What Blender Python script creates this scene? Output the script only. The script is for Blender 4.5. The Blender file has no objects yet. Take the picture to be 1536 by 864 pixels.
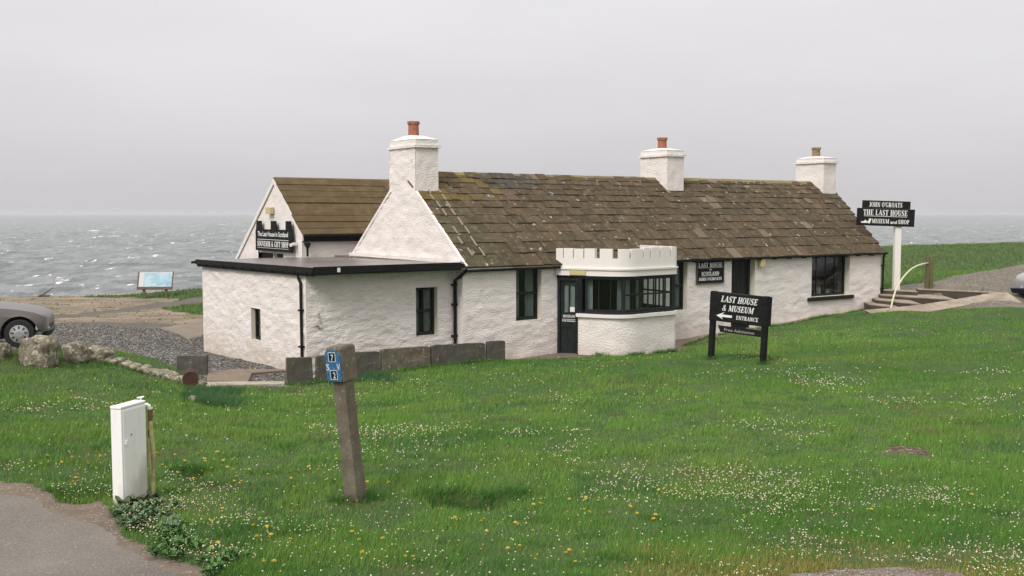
import bpy, bmesh, math, random
import numpy as np
from mathutils import Matrix, Vector
R = math.radians
rnd = random.Random(7)
scene = bpy.context.scene
COL = scene.collection

# ------------------------------------------------------------------ camera
F = 1550.0                                   # focal length in pixels of the 1536 px wide frame
PITCH = math.atan(112.0 / F)
CAM = np.array([0.0, 0.0, 4.0])
cam_d = bpy.data.cameras.new('camera'); cam = bpy.data.objects.new('camera', cam_d); COL.objects.link(cam)
cam.location = CAM; cam.rotation_euler = (R(90) - PITCH, 0, 0)
cam_d.sensor_width = 36; cam_d.lens = F / 1536 * 36; cam_d.clip_start = 0.1; cam_d.clip_end = 30000
scene.camera = cam

# ------------------------------------------------------------------ world, sun, exposure
SUN_EL, SUN_AZ = R(46), R(212)               # azimuth of the sun, clockwise from +Y
w = bpy.data.worlds.new('World'); scene.world = w; w.use_nodes = True
nt = w.node_tree; nt.nodes.clear()
def wn(t, **k):
    n = nt.nodes.new(t)
    for a, b in k.items(): setattr(n, a, b)
    return n
out = wn('ShaderNodeOutputWorld'); bg = wn('ShaderNodeBackground'); bg.inputs['Strength'].default_value = 0.1
sky = wn('ShaderNodeTexSky', sky_type='NISHITA', sun_disc=False, sun_elevation=SUN_EL, sun_rotation=SUN_AZ, dust_density=4.0)
hs = wn('ShaderNodeHueSaturation'); hs.inputs['Saturation'].default_value = 0.25
tc = wn('ShaderNodeTexCoord'); sep = wn('ShaderNodeSeparateXYZ')
mr = wn('ShaderNodeMapRange'); mr.inputs['From Min'].default_value = 0.0; mr.inputs['From Max'].default_value = 1.0
mr.inputs['To Min'].default_value = 5.6; mr.inputs['To Max'].default_value = 14.5
mp = wn('ShaderNodeMapping'); mp.inputs['Scale'].default_value = (1.2, 1.2, 5.0)
nz = wn('ShaderNodeTexNoise'); nz.inputs['Scale'].default_value = 1.6; nz.inputs['Detail'].default_value = 5; nz.inputs['Roughness'].default_value = 0.55
nr = wn('ShaderNodeMapRange'); nr.inputs['From Min'].default_value = 0.3; nr.inputs['From Max'].default_value = 0.7
nr.inputs['To Min'].default_value = 0.945; nr.inputs['To Max'].default_value = 1.05
mul = wn('ShaderNodeMath', operation='MULTIPLY')
cmb = wn('ShaderNodeVectorMath', operation='SCALE'); cmb.inputs[0].default_value = (1.0, 0.978, 1.0)
mx = wn('ShaderNodeMix', data_type='RGBA'); mx.inputs['Factor'].default_value = 0.93
L = nt.links.new
L(tc.outputs['Generated'], sep.inputs[0]); L(sep.outputs['Z'], mr.inputs['Value'])
L(tc.outputs['Generated'], mp.inputs[0]); L(mp.outputs[0], nz.inputs['Vector']); L(nz.outputs['Fac'], nr.inputs['Value'])
L(mr.outputs[0], mul.inputs[0]); L(nr.outputs[0], mul.inputs[1]); L(mul.outputs[0], cmb.inputs['Scale'])
L(sky.outputs[0], hs.inputs['Color']); L(hs.outputs[0], mx.inputs['A']); L(cmb.outputs[0], mx.inputs['B'])
L(mx.outputs['Result'], bg.inputs['Color']); L(bg.outputs[0], out.inputs['Surface'])
sd = bpy.data.lights.new('sun', 'SUN'); sd.energy = 2.3; sd.angle = R(22); sd.color = (1.0, 0.965, 0.93)
sun = bpy.data.objects.new('sun', sd); COL.objects.link(sun)
sdir = Vector((math.sin(SUN_AZ) * math.cos(SUN_EL), math.cos(SUN_AZ) * math.cos(SUN_EL), math.sin(SUN_EL)))
sun.rotation_euler = sdir.to_track_quat('Z', 'Y').to_euler(); sun.location = (-10, -10, 30)
vs = scene.view_settings
vs.view_transform = 'Standard'; vs.look = 'None'; vs.exposure = 0.2; vs.gamma = 1.0; vs.use_curve_mapping = False
scene.cycles.volume_bounces = 1; scene.cycles.max_bounces = 8; scene.cycles.use_denoising = True

# ------------------------------------------------------------------ measuring helpers
def ray(px, py):
    x = (px - 768) / F; y = -(py - 432) / F
    c, s = math.cos(PITCH), math.sin(PITCH)
    return np.array([x, c + y * s, -s + y * c])
def at_h(px, py, z):
    r = ray(px, py); return CAM + r * (z - 4) / r[2]
def proj(P):
    d = np.array(P) - CAM; c, s = math.cos(PITCH), math.sin(PITCH)
    f = d[1] * c - d[2] * s; u = d[1] * s + d[2] * c
    return 768 + F * d[0] / f, 432 - F * u / f
TH = R(55)
U = np.array([math.sin(TH), math.cos(TH), 0]); V = np.array([-math.cos(TH), math.sin(TH), 0])
P0 = at_h(694, 398, 2.70); P0[2] = 0
def hit(px, py, s=None, v=None):             # building coordinates (along, back, up) of a measured point
    r = ray(px, py)
    n, q = (V, P0 + V * v) if v is not None else (U, P0 + U * s)
    t = np.dot(q - CAM, n) / np.dot(r, n); d = CAM + r * t - P0
    return float(np.dot(d, U)), float(np.dot(d, V)), float(d[2])
def Wd(s, v, z): return P0 + U * s + V * v + np.array([0, 0, z])

def hash2(ix, iy, seed):
    n = (ix.astype(np.int64) * 374761393 + iy.astype(np.int64) * 668265263 + seed * 1442695041) & 0x7fffffff
    n = ((n ^ (n >> 13)) * 1274126177) & 0x7fffffff
    return ((n ^ (n >> 16)) & 0xffff) / 65535.0
def noise(x, y, sc=1.0, seed=0, oct=1):
    x = np.asarray(x, float) * sc; y = np.asarray(y, float) * sc
    tot = 0; amp = 1; na = 0
    for o in range(oct):
        ix = np.floor(x); iy = np.floor(y); fx = x - ix; fy = y - iy
        fx = fx * fx * (3 - 2 * fx); fy = fy * fy * (3 - 2 * fy)
        a = hash2(ix, iy, seed + o); b = hash2(ix + 1, iy, seed + o); c = hash2(ix, iy + 1, seed + o); d = hash2(ix + 1, iy + 1, seed + o)
        tot = tot + amp * ((a * (1 - fx) + b * fx) * (1 - fy) + (c * (1 - fx) + d * fx) * fy)
        na += amp; amp *= .5; x = x * 2.03 + 17.1; y = y * 2.03 + 5.3
    return tot / na * 2 - 1                   # -1 .. 1

# ------------------------------------------------------------------ materials
MATS = {}
def mat(name, col, rough=.8, col2=None, nscale=3., nvec=(1, 1, 1), bump=0., bscale=20., spec=.3, metal=0., attr=None,
        lo=.35, hi=.65, detail=5., col3=None, n3scale=40., lo3=.62, hi3=.68, bdist=.01):
    if name in MATS: return MATS[name]
    m = bpy.data.materials.new(name); m.use_nodes = True; t = m.node_tree; b = t.nodes['Principled BSDF']
    b.inputs['Roughness'].default_value = rough; b.inputs['Metallic'].default_value = metal
    b.inputs['Specular IOR Level'].default_value = spec
    N = t.nodes.new; K = t.links.new
    g = N('ShaderNodeTexCoord'); mpn = N('ShaderNodeMapping'); mpn.inputs['Scale'].default_value = nvec; K(g.outputs['Object'], mpn.inputs[0])
    cur = None
    if attr:
        a = N('ShaderNodeAttribute'); a.attribute_name = attr; cur = a.outputs['Color']
    else:
        r = N('ShaderNodeRGB'); r.outputs[0].default_value = (*col, 1); cur = r.outputs[0]
    def layer(cur, c2, sc, l, h, det):
        n = N('ShaderNodeTexNoise'); n.inputs['Scale'].default_value = sc; n.inputs['Detail'].default_value = det; n.inputs['Roughness'].default_value = .6
        K(mpn.outputs[0], n.inputs['Vector'])
        q = N('ShaderNodeMapRange'); q.inputs['From Min'].default_value = l; q.inputs['From Max'].default_value = h; K(n.outputs['Fac'], q.inputs['Value'])
        x = N('ShaderNodeMix'); x.data_type = 'RGBA'; K(q.outputs[0], x.inputs['Factor']); K(cur, x.inputs['A']); x.inputs['B'].default_value = (*c2, 1)
        return x.outputs['Result']
    if col2: cur = layer(cur, col2, nscale, lo, hi, detail)
    if col3: cur = layer(cur, col3, n3scale, lo3, hi3, 3.)
    K(cur, b.inputs['Base Color'])
    if bump:
        n = N('ShaderNodeTexNoise'); n.inputs['Scale'].default_value = bscale; n.inputs['Detail'].default_value = 6; K(mpn.outputs[0], n.inputs['Vector'])
        bp = N('ShaderNodeBump'); bp.inputs['Strength'].default_value = bump; bp.inputs['Distance'].default_value = bdist
        K(n.outputs['Fac'], bp.inputs['Height']); K(bp.outputs[0], b.inputs['Normal'])
    MATS[name] = m
    return m
def glass_mat():
    m = bpy.data.materials.new('window_glass'); m.use_nodes = True; t = m.node_tree; t.nodes.clear()
    o = t.nodes.new('ShaderNodeOutputMaterial'); mixn = t.nodes.new('ShaderNodeMixShader'); tr = t.nodes.new('ShaderNodeBsdfTransparent')
    gl = t.nodes.new('ShaderNodeBsdfGlossy'); gl.inputs['Roughness'].default_value = .03; lw = t.nodes.new('ShaderNodeLayerWeight'); lw.inputs['Blend'].default_value = .5
    pw_ = t.nodes.new('ShaderNodeMath'); pw_.operation = 'POWER'; pw_.inputs[1].default_value = 4.; t.links.new(lw.outputs['Facing'], pw_.inputs[0])
    fr = t.nodes.new('ShaderNodeMapRange'); fr.inputs['To Min'].default_value = .035; fr.inputs['To Max'].default_value = .7; t.links.new(pw_.outputs[0], fr.inputs['Value'])
    tr.inputs['Color'].default_value = (.9, .93, .92, 1)
    t.links.new(fr.outputs[0], mixn.inputs[0]); t.links.new(tr.outputs[0], mixn.inputs[1]); t.links.new(gl.outputs[0], mixn.inputs[2]); t.links.new(mixn.outputs[0], o.inputs[0])
    return m
GLASS = glass_mat()
M_white = mat('whitewash', (.755, .70, .655), .85, col2=(.64, .585, .52), nscale=1.4, nvec=(1, 1, 2.4), lo=.46, hi=.76, bump=.9, bscale=14, bdist=.03, col3=(.50, .44, .35), n3scale=2.6, lo3=.66, hi3=.76)
M_white2 = mat('harling', (.75, .70, .65), .9, col2=(.66, .6, .53), nscale=2.4, bump=1.0, bscale=24, bdist=.035, lo=.45, hi=.75)
M_paint = mat('white_paint', (.72, .68, .63), .5, col2=(.68, .64, .57), nscale=3, lo=.5, hi=.8)
M_cream = mat('cream_reveal', (.68, .65, .53), .7, col2=(.58, .54, .42), nscale=4)
M_black = mat('black_paint', (.008, .009, .009), .7, col2=(.016, .016, .015), nscale=8, spec=.08)
M_blackw = mat('black_woodwork', (.007, .010, .010), .5, col2=(.014, .018, .017), nscale=6, spec=.25)
M_letter = mat('sign_letters', (.72, .72, .68), .6)
M_terra = mat('terracotta', (.36, .13, .075), .8, col2=(.24, .10, .06), nscale=9)
M_buff = mat('buff_clay', (.30, .22, .12), .85, col2=(.16, .12, .07), nscale=9)
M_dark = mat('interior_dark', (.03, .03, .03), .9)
M_curt = mat('net_curtain', (.30, .33, .32), .9, col2=(.16, .18, .18), nscale=6, nvec=(8, 8, .6))
M_slate = mat('stone_slates', (.12, .09, .065), .95, attr='Col', spec=.08, col2=(.15, .122, .08), nscale=7, lo=.50, hi=.76, col3=(.34, .31, .25), n3scale=5, lo3=.65, hi3=.70, bump=1., bscale=25, nvec=(1, 1, 1))
M_tile = mat('roof_tiles', (.10, .08, .05), .95, attr='Col', spec=.08, col2=(.13, .10, .05), nscale=2.5, bump=.6, bscale=30, lo=.45, hi=.7)
M_ridge = mat('ridge_stone', (.17, .15, .09), .9, col2=(.24, .18, .06), nscale=2.5, bump=.5, bscale=20)
M_mortar = mat('lime_mortar', (.25, .22, .165), .95, col2=(.24, .21, .16), nscale=5)
M_felt = mat('roof_felt', (.17, .145, .125), .32, col2=(.10, .085, .075), nscale=1.2, nvec=(1, .4, 1), spec=.5, bump=.15, bscale=6)
M_grey = mat('grey_flagstone', (.105, .095, .075), .85, col2=(.06, .056, .046), nscale=5, bump=.8, bscale=18, col3=(.22, .21, .15), n3scale=9, lo3=.60, hi3=.70)
M_grey2 = mat('lichened_flagstone', (.16, .14, .10), .9, col2=(.07, .058, .04), nscale=6, bump=.8, bscale=18, col3=(.27, .25, .17), n3scale=12, lo3=.56, hi3=.66)
M_rock = mat('boulder_stone', (.215, .185, .14), .92, col2=(.10, .085, .06), nscale=5, bump=1., bscale=12, bdist=.04, col3=(.36, .34, .24), n3scale=9, lo3=.54, hi3=.62, lo=.42, hi=.62)
M_wood = mat('weathered_wood', (.15, .125, .09), .85, col2=(.085, .07, .05), nscale=4, nvec=(6, 6, .7), bump=.5, bscale=30)
M_woodg = mat('mossy_wood', (.15, .13, .07), .9, col2=(.08, .09, .035), nscale=5, nvec=(4, 4, .8), bump=.5, bscale=20)
M_conc = mat('concrete', (.34, .29, .22), .9, col2=(.22, .18, .135), nscale=2.2, bump=.5, bscale=30)
M_postc = mat('marker_concrete', (.17, .145, .105), .9, col2=(.105, .09, .065), nscale=5, bump=.9, bscale=45, bdist=.006, col3=(.24, .21, .15), n3scale=25, lo3=.6, hi3=.7)
M_stepc = mat('step_riser', (.085, .065, .05), .9, col2=(.05, .04, .03), nscale=3)
M_lid = mat('cabinet_paint', (.80, .79, .75), .45, col2=(.66, .63, .56), nscale=4, nvec=(2, 2, .6), lo=.52, hi=.85)
M_hose = mat('yellow_hose', (.56, .53, .29), .6, col2=(.36, .30, .13), nscale=12)
M_rust = mat('rust', (.075, .036, .022), .9, col2=(.04, .022, .016), nscale=9, bump=.6, bscale=30)
M_brass = mat('dull_brass', (.22, .12, .07), .5, metal=.4)
M_blue = mat('blue_enamel', (.035, .15, .30), .5, col2=(.02, .09, .19), nscale=25, col3=(.25, .33, .36), n3scale=60, lo3=.62, hi3=.7)
M_lamp = mat('cream_plastic', (.50, .42, .22), .6)

def add_foot_stain(m, z0, z1, colr, amt):
    t = m.node_tree; N = t.nodes.new; K = t.links.new; b = t.nodes['Principled BSDF']; src = b.inputs['Base Color'].links[0].from_socket
    g = N('ShaderNodeTexCoord'); sp = N('ShaderNodeSeparateXYZ'); K(g.outputs['Object'], sp.inputs[0])
    n = N('ShaderNodeTexNoise'); n.inputs['Scale'].default_value = 2.2; n.inputs['Detail'].default_value = 6; mpn = N('ShaderNodeMapping'); mpn.inputs['Scale'].default_value = (1, 1, .6); K(g.outputs['Object'], mpn.inputs[0]); K(mpn.outputs[0], n.inputs['Vector'])
    a = N('ShaderNodeMath'); a.operation = 'MULTIPLY_ADD'; K(n.outputs['Fac'], a.inputs[0]); a.inputs[1].default_value = -1.6; K(sp.outputs['Z'], a.inputs[2])
    q = N('ShaderNodeMapRange'); q.inputs['From Min'].default_value = z1 - .8; q.inputs['From Max'].default_value = z0 - .8; q.inputs['To Max'].default_value = amt; K(a.outputs[0], q.inputs['Value'])
    x = N('ShaderNodeMix'); x.data_type = 'RGBA'; K(q.outputs[0], x.inputs['Factor']); K(src, x.inputs['A']); x.inputs['B'].default_value = (*colr, 1); K(x.outputs['Result'], b.inputs['Base Color'])
add_foot_stain(M_lid, .02, .30, (.30, .25, .17), .6)
add_foot_stain(M_white, -.05, .95, (.42, .34, .24), .55); add_foot_stain(M_white2, .0, .8, (.45, .36, .26), .5)

# ------------------------------------------------------------------ mesh builder
class MB:
    def __init__(s): s.v = []; s.f = []; s.m = []; s.c = []
    def add(s, vs, fs, mi=0, T=None, col=None):
        k = len(s.v)
        for p in vs:
            p = Vector(p)
            s.v.append(tuple(T @ p) if T is not None else tuple(p))
        for f in fs:
            s.f.append([k + i for i in f]); s.m.append(mi); s.c.append(col or (1, 1, 1))
    def box(s, x0, x1, y0, y1, z0, z1, mi=0, T=None, col=None):
        vs = [(x, y, z) for z in (z0, z1) for y in (y0, y1) for x in (x0, x1)]
        s.add(vs, [(0, 2, 3, 1), (4, 5, 7, 6), (0, 1, 5, 4), (2, 6, 7, 3), (0, 4, 6, 2), (1, 3, 7, 5)], mi, T, col)
    def prism(s, pts, z0, z1, mi=0, T=None, col=None):   # pts ccw in xy
        n = len(pts); vs = [(p[0], p[1], z0) for p in pts] + [(p[0], p[1], z1) for p in pts]
        fs = [tuple(reversed(range(n))), tuple(range(n, 2 * n))] + [(i, (i + 1) % n, n + (i + 1) % n, n + i) for i in range(n)]
        s.add(vs, fs, mi, T, col)
    def tube(s, pts, r, n=10, mi=0, T=None, cap=True, r2=None):
        pts = [Vector(p) for p in pts]; vs = []; fs = []
        up = Vector((0, 0, 1)); L_ = len(pts)
        for i, p in enumerate(pts):
            d = (pts[min(i + 1, L_ - 1)] - pts[max(i - 1, 0)]).normalized()
            a = up.cross(d)
            if a.length < 1e-3: a = Vector((1, 0, 0)).cross(d)
            a.normalize(); b = d.cross(a); rr = r if r2 is None else r + (r2 - r) * i / (L_ - 1)
            for k in range(n):
                q = 2 * math.pi * k / n; vs.append(p + a * math.cos(q) * rr + b * math.sin(q) * rr)
        for i in range(L_ - 1):
            for k in range(n): fs.append((i * n + k, i * n + (k + 1) % n, (i + 1) * n + (k + 1) % n, (i + 1) * n + k))
        if cap: fs.append(tuple(reversed(range(n)))); fs.append(tuple((L_ - 1) * n + k for k in range(n)))
        s.add(vs, fs, mi, T)
    def lathe(s, prof, n=20, mi=0, T=None):              # prof = [(r, z)]
        vs = []; fs = []
        for (r, z) in prof:
            for k in range(n):
                q = 2 * math.pi * k / n; vs.append((r * math.cos(q), r * math.sin(q), z))
        for i in range(len(prof) - 1):
            for k in range(n): fs.append((i * n + k, i * n + (k + 1) % n, (i + 1) * n + (k + 1) % n, (i + 1) * n + k))
        fs.append(tuple(reversed(range(n)))); fs.append(tuple((len(prof) - 1) * n + k for k in range(n)))
        s.add(vs, fs, mi, T)
    def build(s, name, mats, parent=None, smooth=False, bevel=0, colattr=False, loc=None):
        me = bpy.data.meshes.new(name); me.from_pydata(s.v, [], s.f)
        for m in (mats if isinstance(mats, (list, tuple)) else [mats]): me.materials.append(m)
        me.polygons.foreach_set('material_index', s.m)
        if smooth: me.polygons.foreach_set('use_smooth', [True] * len(s.f))
        if colattr:
            ca = me.color_attributes.new('Col', 'FLOAT_COLOR', 'CORNER'); arr = []
            for f, c in zip(s.f, s.c): arr += [*c, 1.0] * len(f)
            ca.data.foreach_set('color', arr)
        me.update()
        o = bpy.data.objects.new(name, me); COL.objects.link(o)
        if parent: o.parent = parent
        if loc is not None: o.location = loc
        if bevel:
            bm_ = o.modifiers.new('bevel', 'BEVEL'); bm_.width = bevel; bm_.segments = 2; bm_.limit_method = 'ANGLE'; bm_.angle_limit = R(40)
        return o
def npmesh(name, verts, faces, mats, cols=None, smooth=False, mi=None, colname='Col'):
    verts = np.asarray(verts, np.float32); faces = np.asarray(faces, np.int32); k = faces.shape[1]
    me = bpy.data.meshes.new(name); me.vertices.add(len(verts)); me.vertices.foreach_set('co', verts.ravel())
    me.loops.add(faces.size); me.loops.foreach_set('vertex_index', faces.ravel())
    me.polygons.add(len(faces)); me.polygons.foreach_set('loop_start', np.arange(0, faces.size, k, dtype=np.int32))
    for m in (mats if isinstance(mats, (list, tuple)) else [mats]): me.materials.append(m)
    if mi is not None: me.polygons.foreach_set('material_index', np.asarray(mi, np.int32))
    if smooth: me.polygons.foreach_set('use_smooth', np.ones(len(faces), bool))
    me.update(calc_edges=True)
    if cols is not None:
        ca = me.color_attributes.new(colname, 'FLOAT_COLOR', 'POINT')
        ca.data.foreach_set('color', np.concatenate([np.asarray(cols, np.float32), np.ones((len(verts), 1), np.float32)], 1).ravel())
    o = bpy.data.objects.new(name, me); COL.objects.link(o)
    return o
def tag(o, label=None, cat=None, group=None, kind=None):
    if label: o['label'] = label
    if cat: o['category'] = cat
    if group: o['group'] = group
    if kind: o['kind'] = kind
    return o
def empty(name, loc, rz=0, label=None, cat=None, group=None):
    o = bpy.data.objects.new(name, None); COL.objects.link(o); o.location = loc; o.rotation_euler = (0, 0, rz)
    o.empty_display_size = .2
    return tag(o, label, cat, group)

# ------------------------------------------------------------------ lettering (serif capitals drawn stroke by stroke)
TK, TN = .20, .075
def ln(x0, y0, x1, y1, w_):
    dx, dy = x1 - x0, y1 - y0; l = math.hypot(dx, dy) or 1; nx, ny = -dy / l * w_ / 2, dx / l * w_ / 2
    return [(x0 - nx, y0 - ny), (x1 - nx, y1 - ny), (x1 + nx, y1 + ny), (x0 + nx, y0 + ny)]
def arc(cx, cy, rx, ry, a0, a1, n=14, tk=TK, tn=TN):
    q = []; prev = None
    for i in range(n + 1):
        a = R(a0 + (a1 - a0) * i / n); t_ = tn + (tk - tn) * abs(math.cos(a)) ** 1.5
        o_ = (cx + rx * math.cos(a), cy + ry * math.sin(a)); i_ = (cx + (rx - t_) * math.cos(a), cy + (ry - (tn + .02)) * math.sin(a))
        if prev: q.append([prev[0], o_, i_, prev[1]])
        prev = (o_, i_)
    return q
def stem(x, y0=0, y1=1, w_=TK, s0=True, s1=True):
    q = [ln(x, y0, x, y1, w_)]
    if s0: q.append(ln(x - w_ / 2 - .08, y0 + .035, x + w_ / 2 + .08, y0 + .035, .07))
    if s1: q.append(ln(x - w_ / 2 - .08, y1 - .035, x + w_ / 2 + .08, y1 - .035, .07))
    return q
def glyph(c):
    if c == ' ': return [], .34
    if c == "'": return [ln(.1, .68, .12, 1, .13)], .2
    if c == 'I': return stem(.18), .38
    if c == 'L': return stem(.2) + [ln(.2, .04, .62, .04, .08), ln(.6, 0, .62, .28, .07)], .66
    if c == 'T': return stem(.34, s1=False) + [ln(.02, .96, .66, .96, .08), ln(.05, .74, .04, 1, .07), ln(.63, .74, .64, 1, .07)], .68
    if c == 'E': return stem(.2) + [ln(.2, .96, .6, .96, .08), ln(.2, .51, .48, .51, .07), ln(.2, .04, .62, .04, .08), ln(.58, .76, .6, 1, .07), ln(.6, 0, .62, .26, .07), ln(.47, .4, .47, .62, .06)], .66
    if c == 'H': return stem(.18) + stem(.62) + [ln(.18, .52, .62, .52, .08)], .8
    if c == 'N': return stem(.14, w_=TN) + stem(.66, w_=TN, s0=False) + [ln(.16, .97, .62, .03, TK)], .8
    if c == 'M': return stem(.13, w_=TN) + stem(.82, w_=TK) + [ln(.17, .97, .45, .08, TK * .9), ln(.45, .08, .76, .97, TN)], .98
    if c == 'A': return [ln(.1, .03, .38, .98, TN), ln(.37, .98, .64, .03, TK), ln(.2, .34, .54, .34, .07), ln(0, .035, .22, .035, .07), ln(.48, .035, .8, .035, .07)], .78
    if c == 'U': return stem(.19, .3, 1, s0=False) + stem(.64, .3, 1, w_=TN, s0=False) + arc(.38, .32, .29, .33, 180, 360), .78
    if c == 'O': return arc(.37, .5, .36, .52, 0, 360, 26), .74
    if c == 'C': return arc(.37, .5, .36, .52, 42, 318, 22) + [ln(.63, .72, .63, 1, .06)], .70
    if c == 'G': return arc(.37, .5, .36, .52, 42, 318, 22) + [ln(.63, .72, .63, 1, .06)] + stem(.62, .05, .42, w_=.15, s0=False), .76
    if c == 'D': return stem(.2) + arc(.28, .5, .46, .50, -90, 90), .76
    if c == 'P': return stem(.2) + arc(.28, .73, .34, .27, -90, 90), .64
    if c == 'R': return stem(.2) + arc(.28, .73, .34, .27, -90, 90) + [ln(.38, .48, .62, .04, TK), ln(.54, .035, .76, .035, .07)], .76
    if c == 'S': return arc(.29, .74, .26, .27, 30, 215, 12, TK * .85) + arc(.29, .265, .26, .28, -150, 35, 12, TK * .85) + [ln(.12, .64, .46, .36, TK), ln(.5, .72, .5, 1, .06), ln(.05, 0, .05, .28, .06)], .58
    if c == 'J': return stem(.3, .2, 1, s0=False) + arc(.2, .2, .2, .22, 180, 360), .46
    if c == 'F': return stem(.2) + [ln(.2, .96, .6, .96, .08), ln(.2, .51, .48, .51, .07), ln(.58, .76, .6, 1, .07)], .6
    if c == 'V': return [ln(.12, .97, .37, .03, TK), ln(.37, .03, .62, .97, TN), ln(0, .965, .28, .965, .07), ln(.5, .965, .74, .965, .07)], .74
    if c == '&': return arc(.34, .77, .2, .23, 0, 360, 14, .12) + arc(.3, .26, .3, .27, 30, 330, 16, .17) + [ln(.24, .62, .72, .03, .17), ln(.68, .42, .5, .1, TN)], .84
    if c == 'W': return [ln(.1, 1, .3, 0, TK), ln(.3, 0, .46, .9, TN), ln(.46, .9, .66, 0, TK), ln(.66, 0, .84, 1, TN)], .92
    return stem(.18), .38
def write(mb, text, cx, y0, h, width, T, shear=0., mi=0, z=0.):   # letters centred on cx, standing on y0
    total = sum(glyph(c)[1] for c in text) + .06 * (len(text) - 1)
    k = width / total; x = cx - width / 2; n = 0
    for c in text:
        qs, adv = glyph(c)
        for q in qs:
            pts = [(x + p[0] * k + shear * p[1] * h, y0 + p[1] * h) for p in q]
            a = sum(pts[i][0] * pts[(i + 1) % 4][1] - pts[(i + 1) % 4][0] * pts[i][1] for i in range(4))
            if a < 0: pts.reverse()
            zz = z + .0004 * (n % 9); n += 1
            mb.prism(pts, zz, zz + .004, mi, T)
        x += (adv + .06) * k
def write_plain(mb, text, cx, y0, h, width, T, z=0., shear=0.):
    cu = bpy.data.curves.new('lettering', 'FONT'); cu.body = text; cu.size = 1; cu.offset = .02; cu.resolution_u = 3
    o = bpy.data.objects.new('lettering', cu); COL.objects.link(o); bpy.context.view_layer.update()
    me = bpy.data.meshes.new_from_object(o.evaluated_get(bpy.context.evaluated_depsgraph_get()))
    vs_ = [v.co.copy() for v in me.vertices]; x0 = min(v.x for v in vs_); x1 = max(v.x for v in vs_); k = width / (x1 - x0); kh = h / .72
    vv = [(cx + (v.x - (x0 + x1) / 2) * k + shear * v.y * kh, y0 + v.y * kh, z + .003) for v in vs_]
    mb.add(vv, [tuple(p.vertices) for p in me.polygons], 0, T)
    bpy.data.objects.remove(o); bpy.data.curves.remove(cu); bpy.data.meshes.remove(me)
def face_T(origin, xdir, up=(0, 0, 1)):      # x along the board, y up, z out of the board towards the reader
    x = Vector(xdir).normalized(); u = Vector(up); z = x.cross(u).normalized(); u = z.cross(x)
    return Matrix(((x.x, u.x, z.x, origin[0]), (x.y, u.y, z.y, origin[1]), (x.z, u.z, z.z, origin[2]), (0, 0, 0, 1)))

# ================================================================== TERRAIN
ctrl = [(0, 864, 1.25), (768, 864, 1.25), (1536, 864, 1.3), (190, 760, 1.1), (535, 748, 1.1), (768, 650, .92), (1143, 546, .8), (1065, 538, .8),
        (1400, 676, 1.05), (1536, 560, 1.02), (1536, 462, 1.1), (1320, 466, .84), (0, 560, .92), (55, 548, .95), (40, 521, 1.17), (150, 590, .7),
        (310, 585, .32), (200, 530, .42), (303, 527, .0), (400, 555, .22), (200, 490, .1), (80, 480, .35), (60, 445, 0.), (230, 447, .1), (300, 440, .25),
        (150, 470, .05), (1397, 433, 1.38), (1500, 440, 1.38), (1528, 452, 1.15), (1330, 378, 1.75), (1536, 374, 1.9), (1440, 400, 1.55), (560, 620, .6),
        (880, 600, .75), (0, 650, 1.12), (400, 600, .42), (-200, 540, 1.1), (-300, 445, .1), (1800, 560, 1.2), (1800, 452, 1.2), (1800, 374, 2.0), (1395, 459, .98)]
cp = [at_h(a, b, c) for a, b, c in ctrl]
for s, v, z in [(-4.9, -.5, .21), (-3.4, -.5, .19), (-2.6, -.5, .26), (-1.2, -.5, .30), (.35, -.5, .29), (.95, -.5, .24), (2.97, -.3, .26), (3.9, -2.2, .30), (6.0, -1.9, .28), (7.4, -.05, .31), (8.95, -.05, .37),
                (11.45, -.05, .49), (13.3, -.05, .6), (16.4, -.05, .76), (-4.07, 7.6, 0), (-4.07, 2.8, .18), (8, 4, .3), (8, 13, .4), (-1, 13, .1), (17, 8, .9), (16, 16, .9)]:
    cp.append(Wd(s, v, z))
cp += [np.array(p, float) for p in [(0, 0, 2.3), (-10, 0, 2.3), (12, 0, 2.4), (0, -40, 3), (-50, -40, 3), (50, -40, 3), (-60, 10, 1.8), (60, 10, 2.0), (60, 40, 1.8), (-60, 45, .3), (0, 58, .6), (10, 62, 1.2), (50, 75, 2.2), (-60, 60, .0), (0, 4.5, 1.75)]]
cp = np.array(cp)
def tpsk(r2): return np.where(r2 > 1e-9, r2 * np.log(r2 + 1e-12), 0)
n_ = len(cp); Kx = tpsk(((cp[:, None, :2] - cp[None, :, :2]) ** 2).sum(-1)) + np.eye(n_) * .6
A_ = np.zeros((n_ + 3, n_ + 3)); A_[:n_, :n_] = Kx; A_[:n_, n_] = 1; A_[:n_, n_ + 1:] = cp[:, :2]; A_[n_:, :n_] = A_[:n_, n_:].T
wt = np.linalg.solve(A_, np.concatenate([cp[:, 2], [0, 0, 0]]))
lx = [-200, -60, -25, -15, 0, 10, 25, 60, 200]; ly = [46, 46, 49.5, 51.5, 58, 63, 68, 73, 80]
def lip(x): return np.interp(x, lx, ly)
def h0(x, y):
    x = np.atleast_1d(np.asarray(x, float)); y = np.atleast_1d(np.asarray(y, float)); o = np.empty(x.shape)
    for i in range(0, x.size, 40000):
        a = x.ravel()[i:i + 40000]; b = y.ravel()[i:i + 40000]
        k = tpsk((a[:, None] - cp[None, :, 0]) ** 2 + (b[:, None] - cp[None, :, 1]) ** 2)
        o.ravel()[i:i + 40000] = k @ wt[:n_] + wt[n_] + wt[n_ + 1] * a + wt[n_ + 2] * b
    d = np.clip((y - lip(x)) / 26, 0, 1.6)
    return np.clip(o, -.6, 3.2) - np.clip(d, 0, 1.6) * 4.6 - np.clip(d * 6, 0, 1) * .35
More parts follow.
